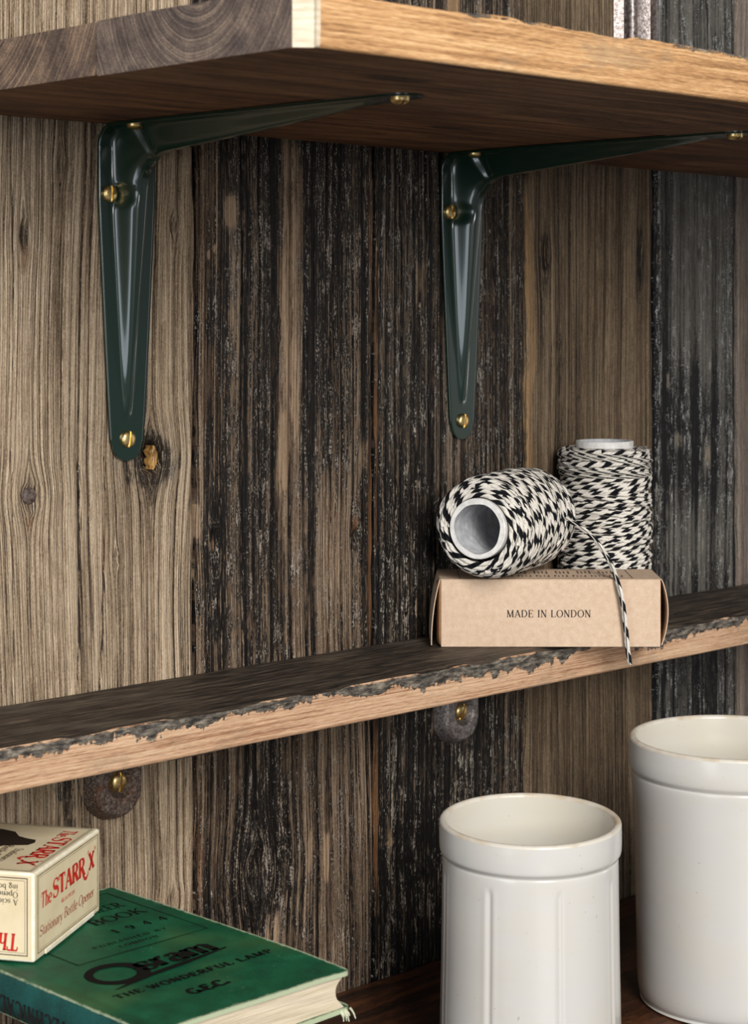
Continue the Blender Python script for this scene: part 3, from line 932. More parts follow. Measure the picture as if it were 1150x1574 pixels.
def glyph(ch, K, k, sf):
    """strokes of one character: K thick, k thin, sf serif half length -> (width, strokes)"""
    s = []
    def ser(x, y, l=None):
        l = sf if l is None else l
        if sf > 0:
            yy = y + (k * 0.5 if y < 0.3 else -k * 0.5)
            s.append(_ln(x - l, yy, x + l, yy, k))
    X = 0.62
    def stem(x, y0=0.0, y1=1.0, w=K, b=True, t=True):
        s.append(_ln(x, y0, x, y1, w))
        if b: ser(x, y0)
        if t and sf > 0:
            yy = y1 - k * 0.5
            s.append(_ln(x - sf, yy, x + (sf if y1 > 0.8 or y1 < X - 0.01 else 0), yy, k))
    if ch == 'A':
        s += [_ln(0.08, 0, 0.36, 1, k * 1.2), _ln(0.36, 1, 0.66, 0, K), _ln(0.18, 0.34, 0.54, 0.34, k)]
        ser(0.08, 0); ser(0.66, 0); return 0.74, s
    if ch == 'B':
        stem(0.14); s += [_arc(0.34, 0.75, 0.2, 0.23, 90, -90, k, K), _arc(0.36, 0.27, 0.24, 0.25, 90, -90, k, K), _ln(0.14, 0.98, 0.34, 0.98, k), _ln(0.14, 0.52, 0.36, 0.52, k), _ln(0.14, 0.02, 0.36, 0.02, k)]; return 0.68, s
    if ch == 'C':
        s += [_arc(0.42, 0.5, 0.34, 0.49, 45, 315, k, K), _ln(0.66, 0.72, 0.66, 0.95, k)]; return 0.74, s
    if ch == 'D':
        stem(0.14); s += [_arc(0.3, 0.5, 0.38, 0.48, 90, -90, k, K), _ln(0.14, 0.98, 0.3, 0.98, k), _ln(0.14, 0.02, 0.3, 0.02, k)]; return 0.78, s
    if ch in 'EF':
        stem(0.14, b=True); s += [_ln(0.14, 0.98, 0.56, 0.98, k), _ln(0.14, 0.52, 0.42, 0.52, k), _ln(0.56, 0.98, 0.56, 0.8, k), _ln(0.42, 0.62, 0.42, 0.42, k)]
        if ch == 'E': s += [_ln(0.14, 0.02, 0.58, 0.02, k), _ln(0.58, 0.02, 0.6, 0.22, k)]
        return 0.66, s
    if ch == 'G':
        s += [_arc(0.42, 0.5, 0.34, 0.49, 45, 330, k, K), _ln(0.66, 0.0, 0.66, 0.42, K), _ln(0.54, 0.42, 0.76, 0.42, k)]; return 0.8, s
    if ch == 'H':
        stem(0.14); stem(0.64); s.append(_ln(0.14, 0.51, 0.64, 0.51, k)); return 0.78, s
    if ch == 'I':
        stem(0.16); return 0.32, s
    if ch == 'K':
        stem(0.14); s += [_ln(0.16, 0.42, 0.6, 1, k * 1.2), _ln(0.3, 0.56, 0.64, 0, K)]; ser(0.6, 1); ser(0.64, 0); return 0.74, s
    if ch == 'L':
        stem(0.14); s += [_ln(0.14, 0.02, 0.56, 0.02, k), _ln(0.56, 0.02, 0.58, 0.24, k)]; return 0.62, s
    if ch == 'M':
        s += [_ln(0.12, 0, 0.14, 1, k * 1.2), _ln(0.14, 1, 0.44, 0.02, K), _ln(0.44, 0.02, 0.74, 1, k * 1.2), _ln(0.76, 0, 0.74, 1, K)]
        ser(0.12, 0); ser(0.76, 0); ser(0.1, 1, sf * 0.8); ser(0.78, 1, sf * 0.8); return 0.9, s
    if ch == 'N':
        s += [_ln(0.13, 0, 0.13, 1, k * 1.2), _ln(0.13, 1, 0.63, 0, K), _ln(0.63, 0, 0.63, 1, k * 1.2)]
        ser(0.13, 0); ser(0.63, 1); ser(0.08, 1, sf * 0.8); return 0.76, s
    if ch == 'O':
        s.append(_arc(0.41, 0.5, 0.34, 0.49, 0, 360, k, K, 32)); return 0.82, s
    if ch in 'PR':
        stem(0.14); s += [_arc(0.34, 0.74, 0.22, 0.24, 90, -90, k, K), _ln(0.14, 0.98, 0.34, 0.98, k), _ln(0.14, 0.5, 0.34, 0.5, k)]
        if ch == 'R': s += [_ln(0.34, 0.5, 0.64, 0.0, K)]; ser(0.64, 0)
        return (0.72 if ch == 'R' else 0.64), s
    if ch == 'r' or ch == 'n' or ch == 'm' or ch == 'h':
        top = 1.0 if ch == 'h' else X
        stem(0.13, 0, top)
        if ch == 'r':
            s.append([(0.13, 0.42, k), (0.2, 0.56, k), (0.3, 0.6, K * 0.8), (0.36, 0.57, K)]); return 0.4, s
        for q in range(2 if ch == 'm' else 1):
            x0 = 0.13 + q * 0.3
            s.append([(x0, 0.44, k), (x0 + 0.1, 0.59, k), (x0 + 0.22, 0.6, K * 0.7), (x0 + 0.3, 0.5, K), (x0 + 0.3, 0.0, K)]); ser(x0 + 0.3, 0)
        return (0.86 if ch == 'm' else 0.56), s
    if ch == 'S' or ch == 's':
        h = 1.0 if ch == 'S' else X
        w = 0.23 if ch == 'S' else 0.16
        cx = 0.31 if ch == 'S' else 0.24
        p = []
        for q in range(15):
            a = math.radians(30 + 240 * q / 14)
            p.append((cx + w * math.cos(a), h * (0.745 + 0.24 * math.sin(a)), k + (K - k) * max(0.0, q / 14 - 0.35) / 0.65))
        for q in range(1, 15):
            a = math.radians(90 - 240 * q / 14)
            p.append((cx + w * 1.08 * math.cos(a), h * (0.265 + 0.25 * math.sin(a)), k + (K - k) * max(0.0, 0.65 - q / 14) / 0.65))
        s.append(p)
        s += [_ln(cx + w * 0.95, h * 0.98, cx + w * 0.95, h * 0.74, k), _ln(cx - w, h * 0.02, cx - w, h * 0.28, k)]
        return (0.62 if ch == 'S' else 0.48), s
    if ch == 'T':
        stem(0.34, t=False); s += [_ln(0.04, 0.97, 0.64, 0.97, k * 1.3), _ln(0.04, 0.97, 0.03, 0.76, k), _ln(0.64, 0.97, 0.65, 0.76, k)]; return 0.68, s
    if ch == 'U':
        s += [_ln(0.14, 1, 0.14, 0.3, K), _arc(0.38, 0.3, 0.24, 0.29, 180, 360, k, K * 0.8), _ln(0.62, 0.3, 0.62, 1, k * 1.2)]; ser(0.14, 1); ser(0.62, 1); return 0.76, s
    if ch == 'W':
        s += [_ln(0.06, 1, 0.28, 0, K), _ln(0.28, 0, 0.48, 0.9, k), _ln(0.48, 0.9, 0.68, 0, K), _ln(0.68, 0, 0.9, 1, k)]; ser(0.06, 1); ser(0.9, 1); return 0.96, s
    if ch == 'X':
        s += [_ln(0.08, 1, 0.6, 0, K), _ln(0.6, 1, 0.08, 0, k * 1.4)]
        for a in (0.08, 0.6): ser(a, 0); ser(a, 1)
        return 0.68, s
    if ch == 'Y':
        s += [_ln(0.06, 1, 0.34, 0.46, K), _ln(0.62, 1, 0.34, 0.46, k * 1.2), _ln(0.34, 0.46, 0.34, 0, K)]; ser(0.34, 0); ser(0.06, 1); ser(0.62, 1); return 0.68, s
    if ch == 'a':
        s += [[(0.1, 0.5, K * 0.8), (0.18, 0.6, k), (0.3, 0.6, k * 1.4), (0.38, 0.5, K), (0.38, 0.08, K), (0.46, 0.0, k)], _arc(0.25, 0.18, 0.16, 0.18, 60, 330, k, K * 0.9)]; return 0.5, s
    if ch in 'bdpq':
        if ch == 'b': stem(0.13, 0, 1, b=False)
        if ch == 'p': stem(0.13, -0.32, X)
        if ch in 'bp': s.append(_arc(0.3, 0.31, 0.2, 0.3, 150, -150, k, K))
        if ch == 'd': stem(0.46, 0, 1); s.append(_arc(0.28, 0.31, 0.2, 0.3, 30, 330, k, K))
        return 0.58, s
    if ch == 'c' or ch == 'e':
        s.append(_arc(0.28, 0.31, 0.2, 0.3, 40 if ch == 'c' else 0, 320, k, K))
        if ch == 'e': s.append(_ln(0.1, 0.34, 0.47, 0.34, k))
        return 0.5, s
    if ch == 'f' or ch == 't':
        if ch == 'f': s += [_ln(0.16, 0, 0.16, 0.8, K), _arc(0.28, 0.82, 0.12, 0.17, 180, 40, k, K)]; ser(0.16, 0)
        else: s += [[(0.16, 0.86, k), (0.16, 0.15, K), (0.22, 0.02, k * 1.4), (0.34, 0.08, k)]]
        s.append(_ln(0.04, X - 0.03, 0.32, X - 0.03, k)); return 0.36, s
    if ch == 'g':
        s += [_arc(0.27, 0.36, 0.17, 0.25, 0, 360, k, K), [(0.2, 0.12, k), (0.12, 0.02, K), (0.4, -0.06, K), (0.44, -0.2, K), (0.26, -0.32, k), (0.08, -0.2, K), (0.2, -0.04, k)]]; return 0.52, s
    if ch == 'i' or ch == 'l':
        stem(0.14, 0, X if ch == 'i' else 1.0)
        if ch == 'i': s.append(_ln(0.14, 0.82, 0.14, 0.82 + K, K))
        return 0.28, s
    if ch == 'o':
        s.append(_arc(0.28, 0.31, 0.2, 0.3, 0, 360, k, K, 24)); return 0.56, s
    if ch == 'y':
        s += [_ln(0.06, X, 0.28, 0, K), [(0.48, X, k), (0.28, 0, k), (0.18, -0.28, k), (0.06, -0.26, K)]]; ser(0.06, X - 0.01, sf * 0.9); ser(0.48, X - 0.01, sf * 0.9); return 0.52, s
    if ch == '1':
        stem(0.24, t=False); s.append(_ln(0.08, 0.8, 0.24, 0.98, k * 1.5)); return 0.46, s
    if ch == '9':
        s += [_arc(0.3, 0.68, 0.2, 0.3, 0, 360, k, K), [(0.5, 0.68, K), (0.46, 0.3, K), (0.3, 0.03, k), (0.12, 0.08, K)]]; return 0.6, s
    if ch == '4':
        s += [_ln(0.42, 0, 0.42, 1, K), _ln(0.42, 1, 0.04, 0.3, k * 1.3), _ln(0.04, 0.3, 0.58, 0.3, k * 1.4)]; ser(0.42, 0); return 0.62, s
    if ch == '"':
        s += [_ln(0.08, 1, 0.06, 0.8, K * 0.8), _ln(0.24, 1, 0.22, 0.8, K * 0.8)]; return 0.3, s
    if ch == '.':
        s.append(_ln(0.1, 0, 0.1, K, K)); return 0.24, s
    if ch == '&':
        s += [_arc(0.3, 0.76, 0.16, 0.22, 0, 360, k, K), _arc(0.28, 0.26, 0.22, 0.26, 60, 340, k, K), _ln(0.2, 0.6, 0.64, 0.0, K)]; return 0.7, s
    return 0.34, s


def ribbon(pts, MBo, sx, sy, ox, oy, shear=0.0, bend=None):
    n = len(pts)
    if n < 2: return
    L, R = [], []
    for i, (x, y, w) in enumerate(pts):
        a = pts[max(0, i - 1)]; b = pts[min(n - 1, i + 1)]
        dx, dy = b[0] - a[0], b[1] - a[1]
        d = math.hypot(dx, dy) or 1.0
        nx, ny = -dy / d * w / 2, dx / d * w / 2
        for (S, q) in ((L, 1), (R, -1)):
            px, py = x + q * nx, y + q * ny
            X_, Y_ = ox + (px + shear * py) * sx, oy + py * sy
            if bend: X_, Y_ = bend(X_, Y_)
            S.append((X_, Y_, 0))
    V = L + R
    F = [(i, n + i, n + i + 1, i + 1) for i in range(n - 1)]
    MBo.add(V, F)


def text_mb(txt, h, K=0.13, k=0.05, sf=0.1, wide=1.0, track=0.0, align='c', shear=0.0, bend=None):
    m = MB()
    tot = sum(glyph(c, K, k, sf)[0] + track for c in txt) - track
    x = -tot / 2 if align == 'c' else (0 if align == 'l' else -tot)
    for c in txt:
        w, st = glyph(c, K, k, sf)
        for p in st:
            ribbon(p, m, h * wide, h, x * h * wide, 0, shear, bend)
        x += w + track
    return m, tot * h * wide


def frame_mat(origin, right, up, lift=0.00012):
    r = Vector(right).normalized(); u = Vector(up).normalized(); n = r.cross(u)
    M = Matrix((r, u, n)).transposed().to_4x4()
    M.translation = Vector(origin) + n * lift
    return M


def put(mb, name, mat, parent, M):
    m2 = MB(); m2.add(mb.v, mb.f, 0, M)
    return m2.build(name, mat, parent)


def rect_lines(x0, y0, x1, y1, w):
    m = MB()
    for (a, b, c, d) in ((x0, y0, x1, y0 + w), (x0, y1 - w, x1, y1), (x0, y0, x0 + w, y1), (x1 - w, y0, x1, y1)):
        m.add([(a, b, 0), (c, b, 0), (c, d, 0), (a, d, 0)], [(0, 1, 2, 3)])
    return m


def plain(name, col, rough=0.7, spec=0.3):
    T = NT(name)
    X, Y, Z, oc = T.coord()
    nz = T.noise(oc, 1500, 2)
    c2 = tuple(min(1, c * 1.25) for c in col[:3]) + (1,)
    return T.out(T.mix(T.step(nz, 0.4, 0.65), col, c2), rough, spec=spec)


INK = plain('ink_black', lin(34, 30, 30))
INK_DEEP = plain('ink_deep', lin(16, 14, 12), 0.8, 0.15)
INK_RED = plain('ink_red', lin(192, 44, 30))
INK_BROWN = plain('ink_brown', lin(58, 40, 28))


# ------------------------------------------------------------------ kraft box
def kraft(name, a, b):
    T = NT(name)
    X, Y, Z, oc = T.coord()
    n1 = T.noise(oc, 260, 4, 0.65); n2 = T.noise(oc, 1400, 3, 0.6)
    t = T.math('ADD', T.math('MULTIPLY', n1, 0.6), T.math('MULTIPLY', n2, 0.4))
    return T.out(T.ramp(t, [(0.35, a), (0.65, b)]), 0.75, T.bump(n2, 0.0001, 0.4), spec=0.25)


M_KRAFT = kraft('kraft_card', lin(196, 168, 142), lin(216, 192, 168))
M_KRAFTD = kraft('kraft_card_inside', lin(150, 112, 78), lin(180, 140, 102))
# local axes: x along the long front, y into the depth, z up; front face at y=0
BX, BY, BH = 0.1243, 0.0445, 0.0378
root = empty('card_box', (0.7985, -0.0335, 0.1922), (0, 0, -YAW))
tag(root, 'brown kraft card box printed MADE IN LONDON, on the lower shelf', 'box')
tk = 0.0005
def panel(name, lo, hi, mat=M_KRAFT):
    m = MB(); m.box(lo, hi)
    return bevel_mod(m.build(name, mat, root), 0.0002, 2)
panel('front_panel', (0, 0, 0), (BX, tk, BH))
panel('back_panel', (0, BY - tk, 0), (BX, BY, BH))
panel('bottom_panel', (0, tk, 0), (BX, BY - tk, tk))
panel('top_panel', (-0.0006, 0.0, BH), (BX + 0.0006, BY, BH + tk))
for sgn, x0 in ((-1, 0.0), (1, BX)):
    # end flap hinged on the top panel, bowed outwards and tucked at the bottom
    V, nA = [], 16
    bow = 0.0048 if sgn < 0 else 0.0036
    for j in range(nA + 1):
        t = j / nA
        z = BH + tk * 0.5 - t * (BH - 0.0006)
        if sgn < 0: off = 0.0004 + bow * (1 - (1 - t) ** 2.2)
        else: off = 0.0006 + bow * math.sin(math.pi * min(1, t * 1.02)) ** 0.8
        for (yy, oo) in ((0.0006, 0), (BY - 0.0006, 0), (BY - 0.0006, tk), (0.0006, tk)):
            V.append((x0 + sgn * (off + oo), yy, z))
    F = grid_faces(4, nA + 1, True) + [(0, 1, 2, 3), tuple(nA * 4 + q for q in (3, 2, 1, 0))]
    fix_normals(mesh_obj('end_flap', V, F, M_KRAFT, root, True)).modifiers.new('es', 'EDGE_SPLIT')
    # dust flap on the front panel's end
    V = []
    for j in range(9):
        t = j / 8
        for (yy, sh) in ((tk * 0.2, 0.0), (tk * 0.2 + 0.013, 0.0014 * t)):
            V.append((x0 + sgn * (0.0002 + (0.0016 if yy > 0.005 else 0.0)), yy, 0.0012 + (BH - 0.0016) * t * (1 if yy < 0.005 else 0.96)))
    mesh_obj('dust_flap', V, grid_faces(2, 9), M_KRAFTD, root, True).modifiers.new('sol', 'SOLIDIFY').thickness = 0.0004
m, w = text_mb('MADE IN LONDON', 0.0041, K=0.14, k=0.06, sf=0.11, wide=1.13, track=0.07)
put(m, 'lettering', INK, root, frame_mat((0.0610, 0.0, 0.0168), (1, 0, 0), (0, 0, 1)))
# print on the lid: a frame and two rows of bracket-shaped ornament
zt = BH + tk
put(rect_lines(0.0105, 0.0035, BX - 0.0150, BY - 0.004, 0.0004), 'printed_frame', INK, root, frame_mat((0, 0, zt), (1, 0, 0), (0, 1, 0)))
m = MB()
for r_, (yy, hh, xs_) in enumerate(((0.0105, 0.0065, np.arange(0.034, 0.099, 0.0105)), (0.0240, 0.011, np.arange(0.030, 0.100, 0.0125)))):
    for q, xx in enumerate(xs_):
        for (a, b, c, d) in ((0, 0, 0.0006, hh), (0.0022, 0.0, 0.0028, hh * 0.8), (0.0044, hh * 0.2, 0.0052, hh * 0.8), (0.0070, 0, 0.0076, hh), (0, hh - 0.001, 0.0018, hh), (0.006, 0, 0.0076, 0.0012)):
            m.add([(xx + a, yy + b, 0), (xx + c, yy + b, 0), (xx + c, yy + d, 0), (xx + a, yy + d, 0)], [(0, 1, 2, 3)])
put(m, 'printed_ornament', INK, root, frame_mat((0, 0, zt), (1, 0, 0), (0, 1, 0)))


# ------------------------------------------------------------------ twine
T = NT('twine')
an = T.attr('ang').outputs['Fac']; le = T.attr('len').outputs['Fac']; vr = T.attr('var').outputs['Fac']
ph = T.math('FRACT', T.math('ADD', an, T.math('ADD', T.math('DIVIDE', le, 0.0125), vr)))
X, Y, Z, oc = T.coord()
fz = T.noise(oc, 2600, 2)
tri = T.math('ABSOLUTE', T.math('SUBTRACT', ph, 0.5))
blk = T.step(T.math('ADD', tri, T.math('MULTIPLY', T.math('SUBTRACT', fz, 0.5), 0.12)), 0.275, 0.30)
wh = T.mix(T.step(fz, 0.35, 0.65), lin(206, 198, 184), lin(246, 242, 234))
hgt = T.math('ADD', T.math('ABSOLUTE', T.math('SINE', T.math('MULTIPLY', ph, 2 * math.pi))), T.math('MULTIPLY', fz, 0.7))
M_TWINE = T.out(T.mix(blk, wh, lin(15, 16, 22)), 0.85, T.bump(hgt, 0.0005, 0.9), spec=0.2)
T = NT('paper_tube')
X, Y, Z, oc = T.coord()
nz = T.noise(oc, 260, 4)
M_TUBE = T.out(T.ramp(nz, [(0.3, lin(206, 204, 200)), (0.7, lin(238, 236, 232))]), 0.7, T.bump(nz, 0.0002, 0.5))
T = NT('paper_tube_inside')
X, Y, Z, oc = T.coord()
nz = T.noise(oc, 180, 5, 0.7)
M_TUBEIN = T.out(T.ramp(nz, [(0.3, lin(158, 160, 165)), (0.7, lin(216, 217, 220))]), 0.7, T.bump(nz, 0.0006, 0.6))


def spool(label, L, R, rt, ri, proud, seed, p=4.0, trav=11, turns=7.0, tw=0.00135, tube_h=None):
    """axis along local z from 0 to L (winding), tube slightly proud at both ends"""
    rnd = random.Random(seed)
    root = empty('twine_spool')
    tag(root, label, 'twine spool', 'spools of black and white twine')
    prof = [(ri, -proud), (rt - 0.0004, -proud), (rt, -proud + 0.0004), (rt, L + proud - 0.0004), (rt - 0.0004, L + proud), (ri, L + proud)]
    V, F = lathe(prof, 64)
    V = list(V); F = list(F); n = 64; MI = [0] * len(F)
    def ring(r, z):
        o = len(V)
        for i in range(n):
            a = 2 * math.pi * i / n
            rr = r * (1 + 0.02 * math.sin(3 * a + 1) + 0.012 * math.sin(7 * a))
            V.append((rr * math.cos(a), rr * math.sin(a), z))
        return o
    a0 = ring(ri * 0.985, L + proud); b0 = ring(ri * 0.98, L * 0.5); c0 = ring(ri * 0.985, -proud)
    for (u, v, mi) in ((5 * n, a0, 0), (a0, b0, 1), (b0, c0, 1), (c0, 0, 0)):
        for i in range(n):
            F.append((u + i, u + (i + 1) % n, v + (i + 1) % n, v + i)); MI.append(mi)
    tb = mesh_obj('core_tube', V, F, [M_TUBE, M_TUBEIN], root, True, MI)
    fix_normals(tb)
    tb.modifiers.new('es', 'EDGE_SPLIT')

    def rad(z):
        s = abs(2 * z / L - 1)
        return rt + (R - rt - 2 * tw) * max(0.0, 1 - s ** p) ** (1 / p)
    VV, FF, AN, LE, VA = [], [], [], [], []
    off = 0
    for k in range(trav):
        tn = turns * rnd.uniform(0.75, 1.25)
        N = int(tn * 60)
        t = np.linspace(0, 1, N)
        # dwell a little at the ends, slope varies along the traverse
        zz = t + 0.05 * np.sin(2 * math.pi * t * rnd.choice([1, 2, 3]) + rnd.uniform(0, 6))
        zz = (zz - zz.min()) / (zz.max() - zz.min())
        if k % 2: zz = 1 - zz
        m_ = 0.012
        z = L * (m_ + (1 - 2 * m_) * zz)
        th = 2 * math.pi * tn * t + rnd.uniform(0, 6.28)
        r = np.array([rad(v) for v in z]) + tw * (0.15 + 0.85 * k / trav) + 0.0003 * np.sin(th * 1.7 + k)
        P = np.stack([r * np.cos(th), r * np.sin(th), z], 1)
        v, f, an_, le_ = tube(P, tw, 7)
        VV.append(v); FF += [tuple(i + off for i in q) for q in f]; off += len(v)
        AN.append(an_); LE.append(le_); VA.append(np.full(len(v), rnd.random()))
    # tight coil underneath so that no gap shows the core
    N = int(L / (1.75 * tw)) * 48
    t = np.linspace(0, 1, N)
    z = L * (0.01 + 0.98 * t)
    th = 2 * math.pi * t * (L / (1.75 * tw))
    r = np.array([rad(v) for v in z]) - tw * 0.35
    v, f, an_, le_ = tube(np.stack([r * np.cos(th), r * np.sin(th), z], 1), tw, 6)
    VV.append(v); FF += [tuple(i + off for i in q) for q in f]; off += len(v)
    AN.append(an_); LE.append(le_); VA.append(np.zeros(len(v)))
    # the coil closing both ends
    for (ze, sg) in ((0.0, 1), (L, -1)):
        N = 420
        t = np.linspace(0, 1, N)
        rr = rt + tw + (R - rt - 3.2 * tw) * t
        z = ze + sg * (0.0012 + 0.0075 * (1 - np.sqrt(np.clip(1 - t ** 2.4, 0, 1))))
        th = 2 * math.pi * t * (R - rt - 3.2 * tw) / (1.7 * tw)
        v, f, an_, le_ = tube(np.stack([rr * np.cos(th), rr * np.sin(th), z], 1), tw * 1.05, 7)
        VV.append(v); FF += [tuple(i + off for i in q) for q in f]; off += len(v)
        AN.append(an_); LE.append(le_); VA.append(np.full(len(v), 0.4))
    mesh_obj('twine_winding', np.concatenate(VV), FF, M_TWINE, root, True, None, {'ang': np.concatenate(AN), 'len': np.concatenate(LE), 'var': np.concatenate(VA)})
    return root


# standing spool, behind the box
SP2 = spool('upright black and white twine spool standing behind the kraft box', 0.1020, 0.0297, 0.0178, 0.0160, 0.0040, 5, p=14, trav=12, turns=6.0)
SP2.location = (0.9473, -0.0313, 0.1922 + 0.0042)
# lying spool, on the box
axis = Vector((0.6364, 0.3265, 0.0)) if False else None
Rv = Vector((math.cos(YAW), -math.sin(YAW), 0)); Fv = Vector((math.sin(YAW), math.cos(YAW), 0))
dv = (Rv * 0.45 + Fv * 0.893).normalized()
SP1 = spool('black and white twine spool lying on its side on the kraft box', 0.0850, 0.0298, 0.0170, 0.0142, 0.0016, 9, p=4.6, trav=14, turns=4.2)
zax = dv; xax = Vector((0, 0, 1)).cross(zax).normalized(); yax = zax.cross(xax)
Mx = Matrix((xax, yax, zax)).transposed().to_4x4()
c0 = Vector((0.0, -0.80, 0.0)) + Fv * 1.090 + Rv * 0.0583
Mx.translation = (c0.x, c0.y, 0.1922 + BH + tk + 0.0305)
SP1.matrix_world = Mx
# its loose end, hanging over the edge of the box
pts = [(0.8655, -0.0585, 0.2655), (0.8700, -0.0710, 0.2600), (0.8718, -0.0850, 0.2518), (0.8715, -0.0965, 0.2395), (0.8676, -0.1050, 0.2300),
       (0.8682, -0.1080, 0.2200), (0.8703, -0.1090, 0.2034), (0.8712, -0.1098, 0.1907), (0.8722, -0.1105, 0.1830)]
P = np.array(pts)
tt = np.linspace(0, len(P) - 1, 120)
cr = []
for t in tt:
    i = min(int(t), len(P) - 2); u = t - i
    p0, p1, p2, p3 = P[max(i - 1, 0)], P[i], P[i + 1], P[min(i + 2, len(P) - 1)]
    cr.append(0.5 * ((2 * p1) + (-p0 + p2) * u + (2 * p0 - 5 * p1 + 4 * p2 - p3) * u * u + (-p0 + 3 * p1 - 3 * p2 + p3) * u ** 3))
v, f, an_, le_ = tube(np.array(cr), 0.0014, 10)
inv = Mx.inverted()
v = [tuple(inv @ Vector(p)) for p in v]
f = list(f) + [tuple(range(10)), tuple(len(v) - 1 - q for q in range(10))]
mesh_obj('loose_end', v, f, M_TWINE, SP1, True, None, {'ang': an_, 'len': le_ * 0.85, 'var': np.zeros(len(v))})


# ------------------------------------------------------------------ stoneware jars
def glaze(name, base, warm, speck):
    T = NT(name)
    X, Y, Z, oc = T.coord()
    n1 = T.noise(oc, 22, 3); n2 = T.noise(oc, 420, 2, 0.5)
    n3 = T.noise(T.combine(X, Y, T.math('MULTIPLY', Z, 3.0)), 30, 2)
    c = T.mix(T.step(T.math('ADD', T.math('MULTIPLY', n1, 0.6), T.math('MULTIPLY', n3, 0.4)), 0.4, 0.62), base, warm)
    c = T.mix(T.math('MULTIPLY', T.step(n2, 0.74, 0.77), 0.45), c, speck)
    hb = T.math('ADD', T.math('MULTIPLY', n3, 0.8), T.math('MULTIPLY', n1, 0.4))
    return T.out(c, 0.22, T.bump(hb, 0.0008, 0.25), spec=0.5, coat=0.25, coat_rough=0.1)


M_GLAZE = glaze('white_glaze', lin(206, 205, 201), lin(207, 204, 197), lin(130, 112, 92))
M_GLAZEIN = glaze('cream_glaze_inside', lin(209, 205, 194), lin(210, 204, 190), lin(130, 112, 92))
T = NT('bare_rim')
X, Y, Z, oc = T.coord()
nz = T.noise(oc, 90, 3)
M_RIM = T.out(T.ramp(nz, [(0.3, lin(196, 180, 154)), (0.55, lin(212, 206, 194))]), 0.35)


def jar(name, label, loc, profile_out, profile_in, flutes=0, flute_z=(0, 1), flute0=0.0, tilt=0.0, n=288):
    root = empty(name, loc)
    tag(root, label, 'jar')
    H = max(z for r, z in profile_out)
    def smooth_prof(pr, m=5):
        P = np.array(pr); out = []
        for i in range(len(P) - 1):
            p0, p1, p2, p3 = P[max(i - 1, 0)], P[i], P[i + 1], P[min(i + 2, len(P) - 1)]
            for u in np.arange(m) / m:
                out.append(0.5 * ((2 * p1) + (-p0 + p2) * u + (2 * p0 - 5 * p1 + 4 * p2 - p3) * u * u + (-p0 + 3 * p1 - 3 * p2 + p3) * u ** 3))
        out.append(P[-1])
        return [tuple(p) for p in out]
    def build(prof, nm, mat, warp=None):
        V, F = lathe(prof, n, warp)
        V = [(x, y, z + tilt * (x * Fv.x + y * Fv.y) * max(0, z / H) ** 5) for (x, y, z) in V]
        return mesh_obj(nm, V, F, mat, root, True)
    def warp(r, z, a):
        if not flutes: return r
        lo, hi = flute_z
        if z > hi or z < lo: return r
        fade = min(1.0, (hi - z) / 0.0025) * min(1.0, (z - lo) / 0.004)
        d = ((a - flute0) / (2 * math.pi / flutes)) % 1.0
        d = min(d, 1 - d) * (2 * math.pi / flutes) * r
        return r - fade * (0.0008 * math.exp(-(d / 0.0010) ** 2) - 0.0002 * math.exp(-((d - 0.0026) / 0.0012) ** 2))
    build(smooth_prof(profile_out, 9), 'outer_wall', M_GLAZE, warp)
    build(smooth_prof(profile_in, 4), 'inner_wall', M_GLAZEIN)
    # lip with the glaze worn thin
    ro, ri = profile_out[-1][0], profile_in[0][0]
    zt = profile_out[-1][1]
    mid = (ro + ri) / 2; hw = (ro - ri) / 2
    lip = [(mid + hw * math.cos(a), zt + hw * 0.9 * math.sin(a)) for a in np.linspace(0, math.pi, 9)]
    build(lip, 'lip', M_RIM)
    return root


Hs = 0.1258
jar('fluted_jar', 'small cream stoneware jar with vertical flutes and collared rim, beside the larger jar', (0.7395, -0.1521, 0.0002),
    [(0.002, 0.0), (0.040, 0.0), (0.0446, 0.003), (0.0456, 0.012), (0.0453, 0.030), (0.0447, 0.060), (0.0443, 0.090), (0.0441, 0.1065), (0.0438, 0.1095), (0.0444, 0.1108), (0.0454, 0.1125), (0.0457, 0.1165), (0.0457, 0.1220), (0.0456, Hs)],
    [(0.0420, Hs), (0.0416, 0.118), (0.0408, 0.105), (0.0404, 0.07), (0.0408, 0.02), (0.037, 0.008), (0.002, 0.006)],
    flutes=8, flute_z=(0.006, 0.1035), flute0=math.atan2(-Fv.y, -Fv.x) + math.radians(14), tilt=0.042)
Hl = 0.1440
jar('storage_jar', 'large white glazed stoneware jar with thick rolled rim at the right', (0.8999, -0.1602, 0.0002),
    [(0.002, 0.0), (0.046, 0.0), (0.0500, 0.0022), (0.0518, 0.007), (0.0524, 0.020), (0.0530, 0.050), (0.0536, 0.080), (0.0546, 0.110), (0.0553, 0.1235), (0.0550, 0.1262), (0.0556, 0.1275), (0.0565, 0.1295), (0.0569, 0.1340), (0.0568, 0.1400), (0.0566, Hl)],
    [(0.0526, Hl), (0.0518, 0.136), (0.0505, 0.12), (0.0490, 0.07), (0.0480, 0.02), (0.043, 0.008), (0.002, 0.006)], tilt=0.012)


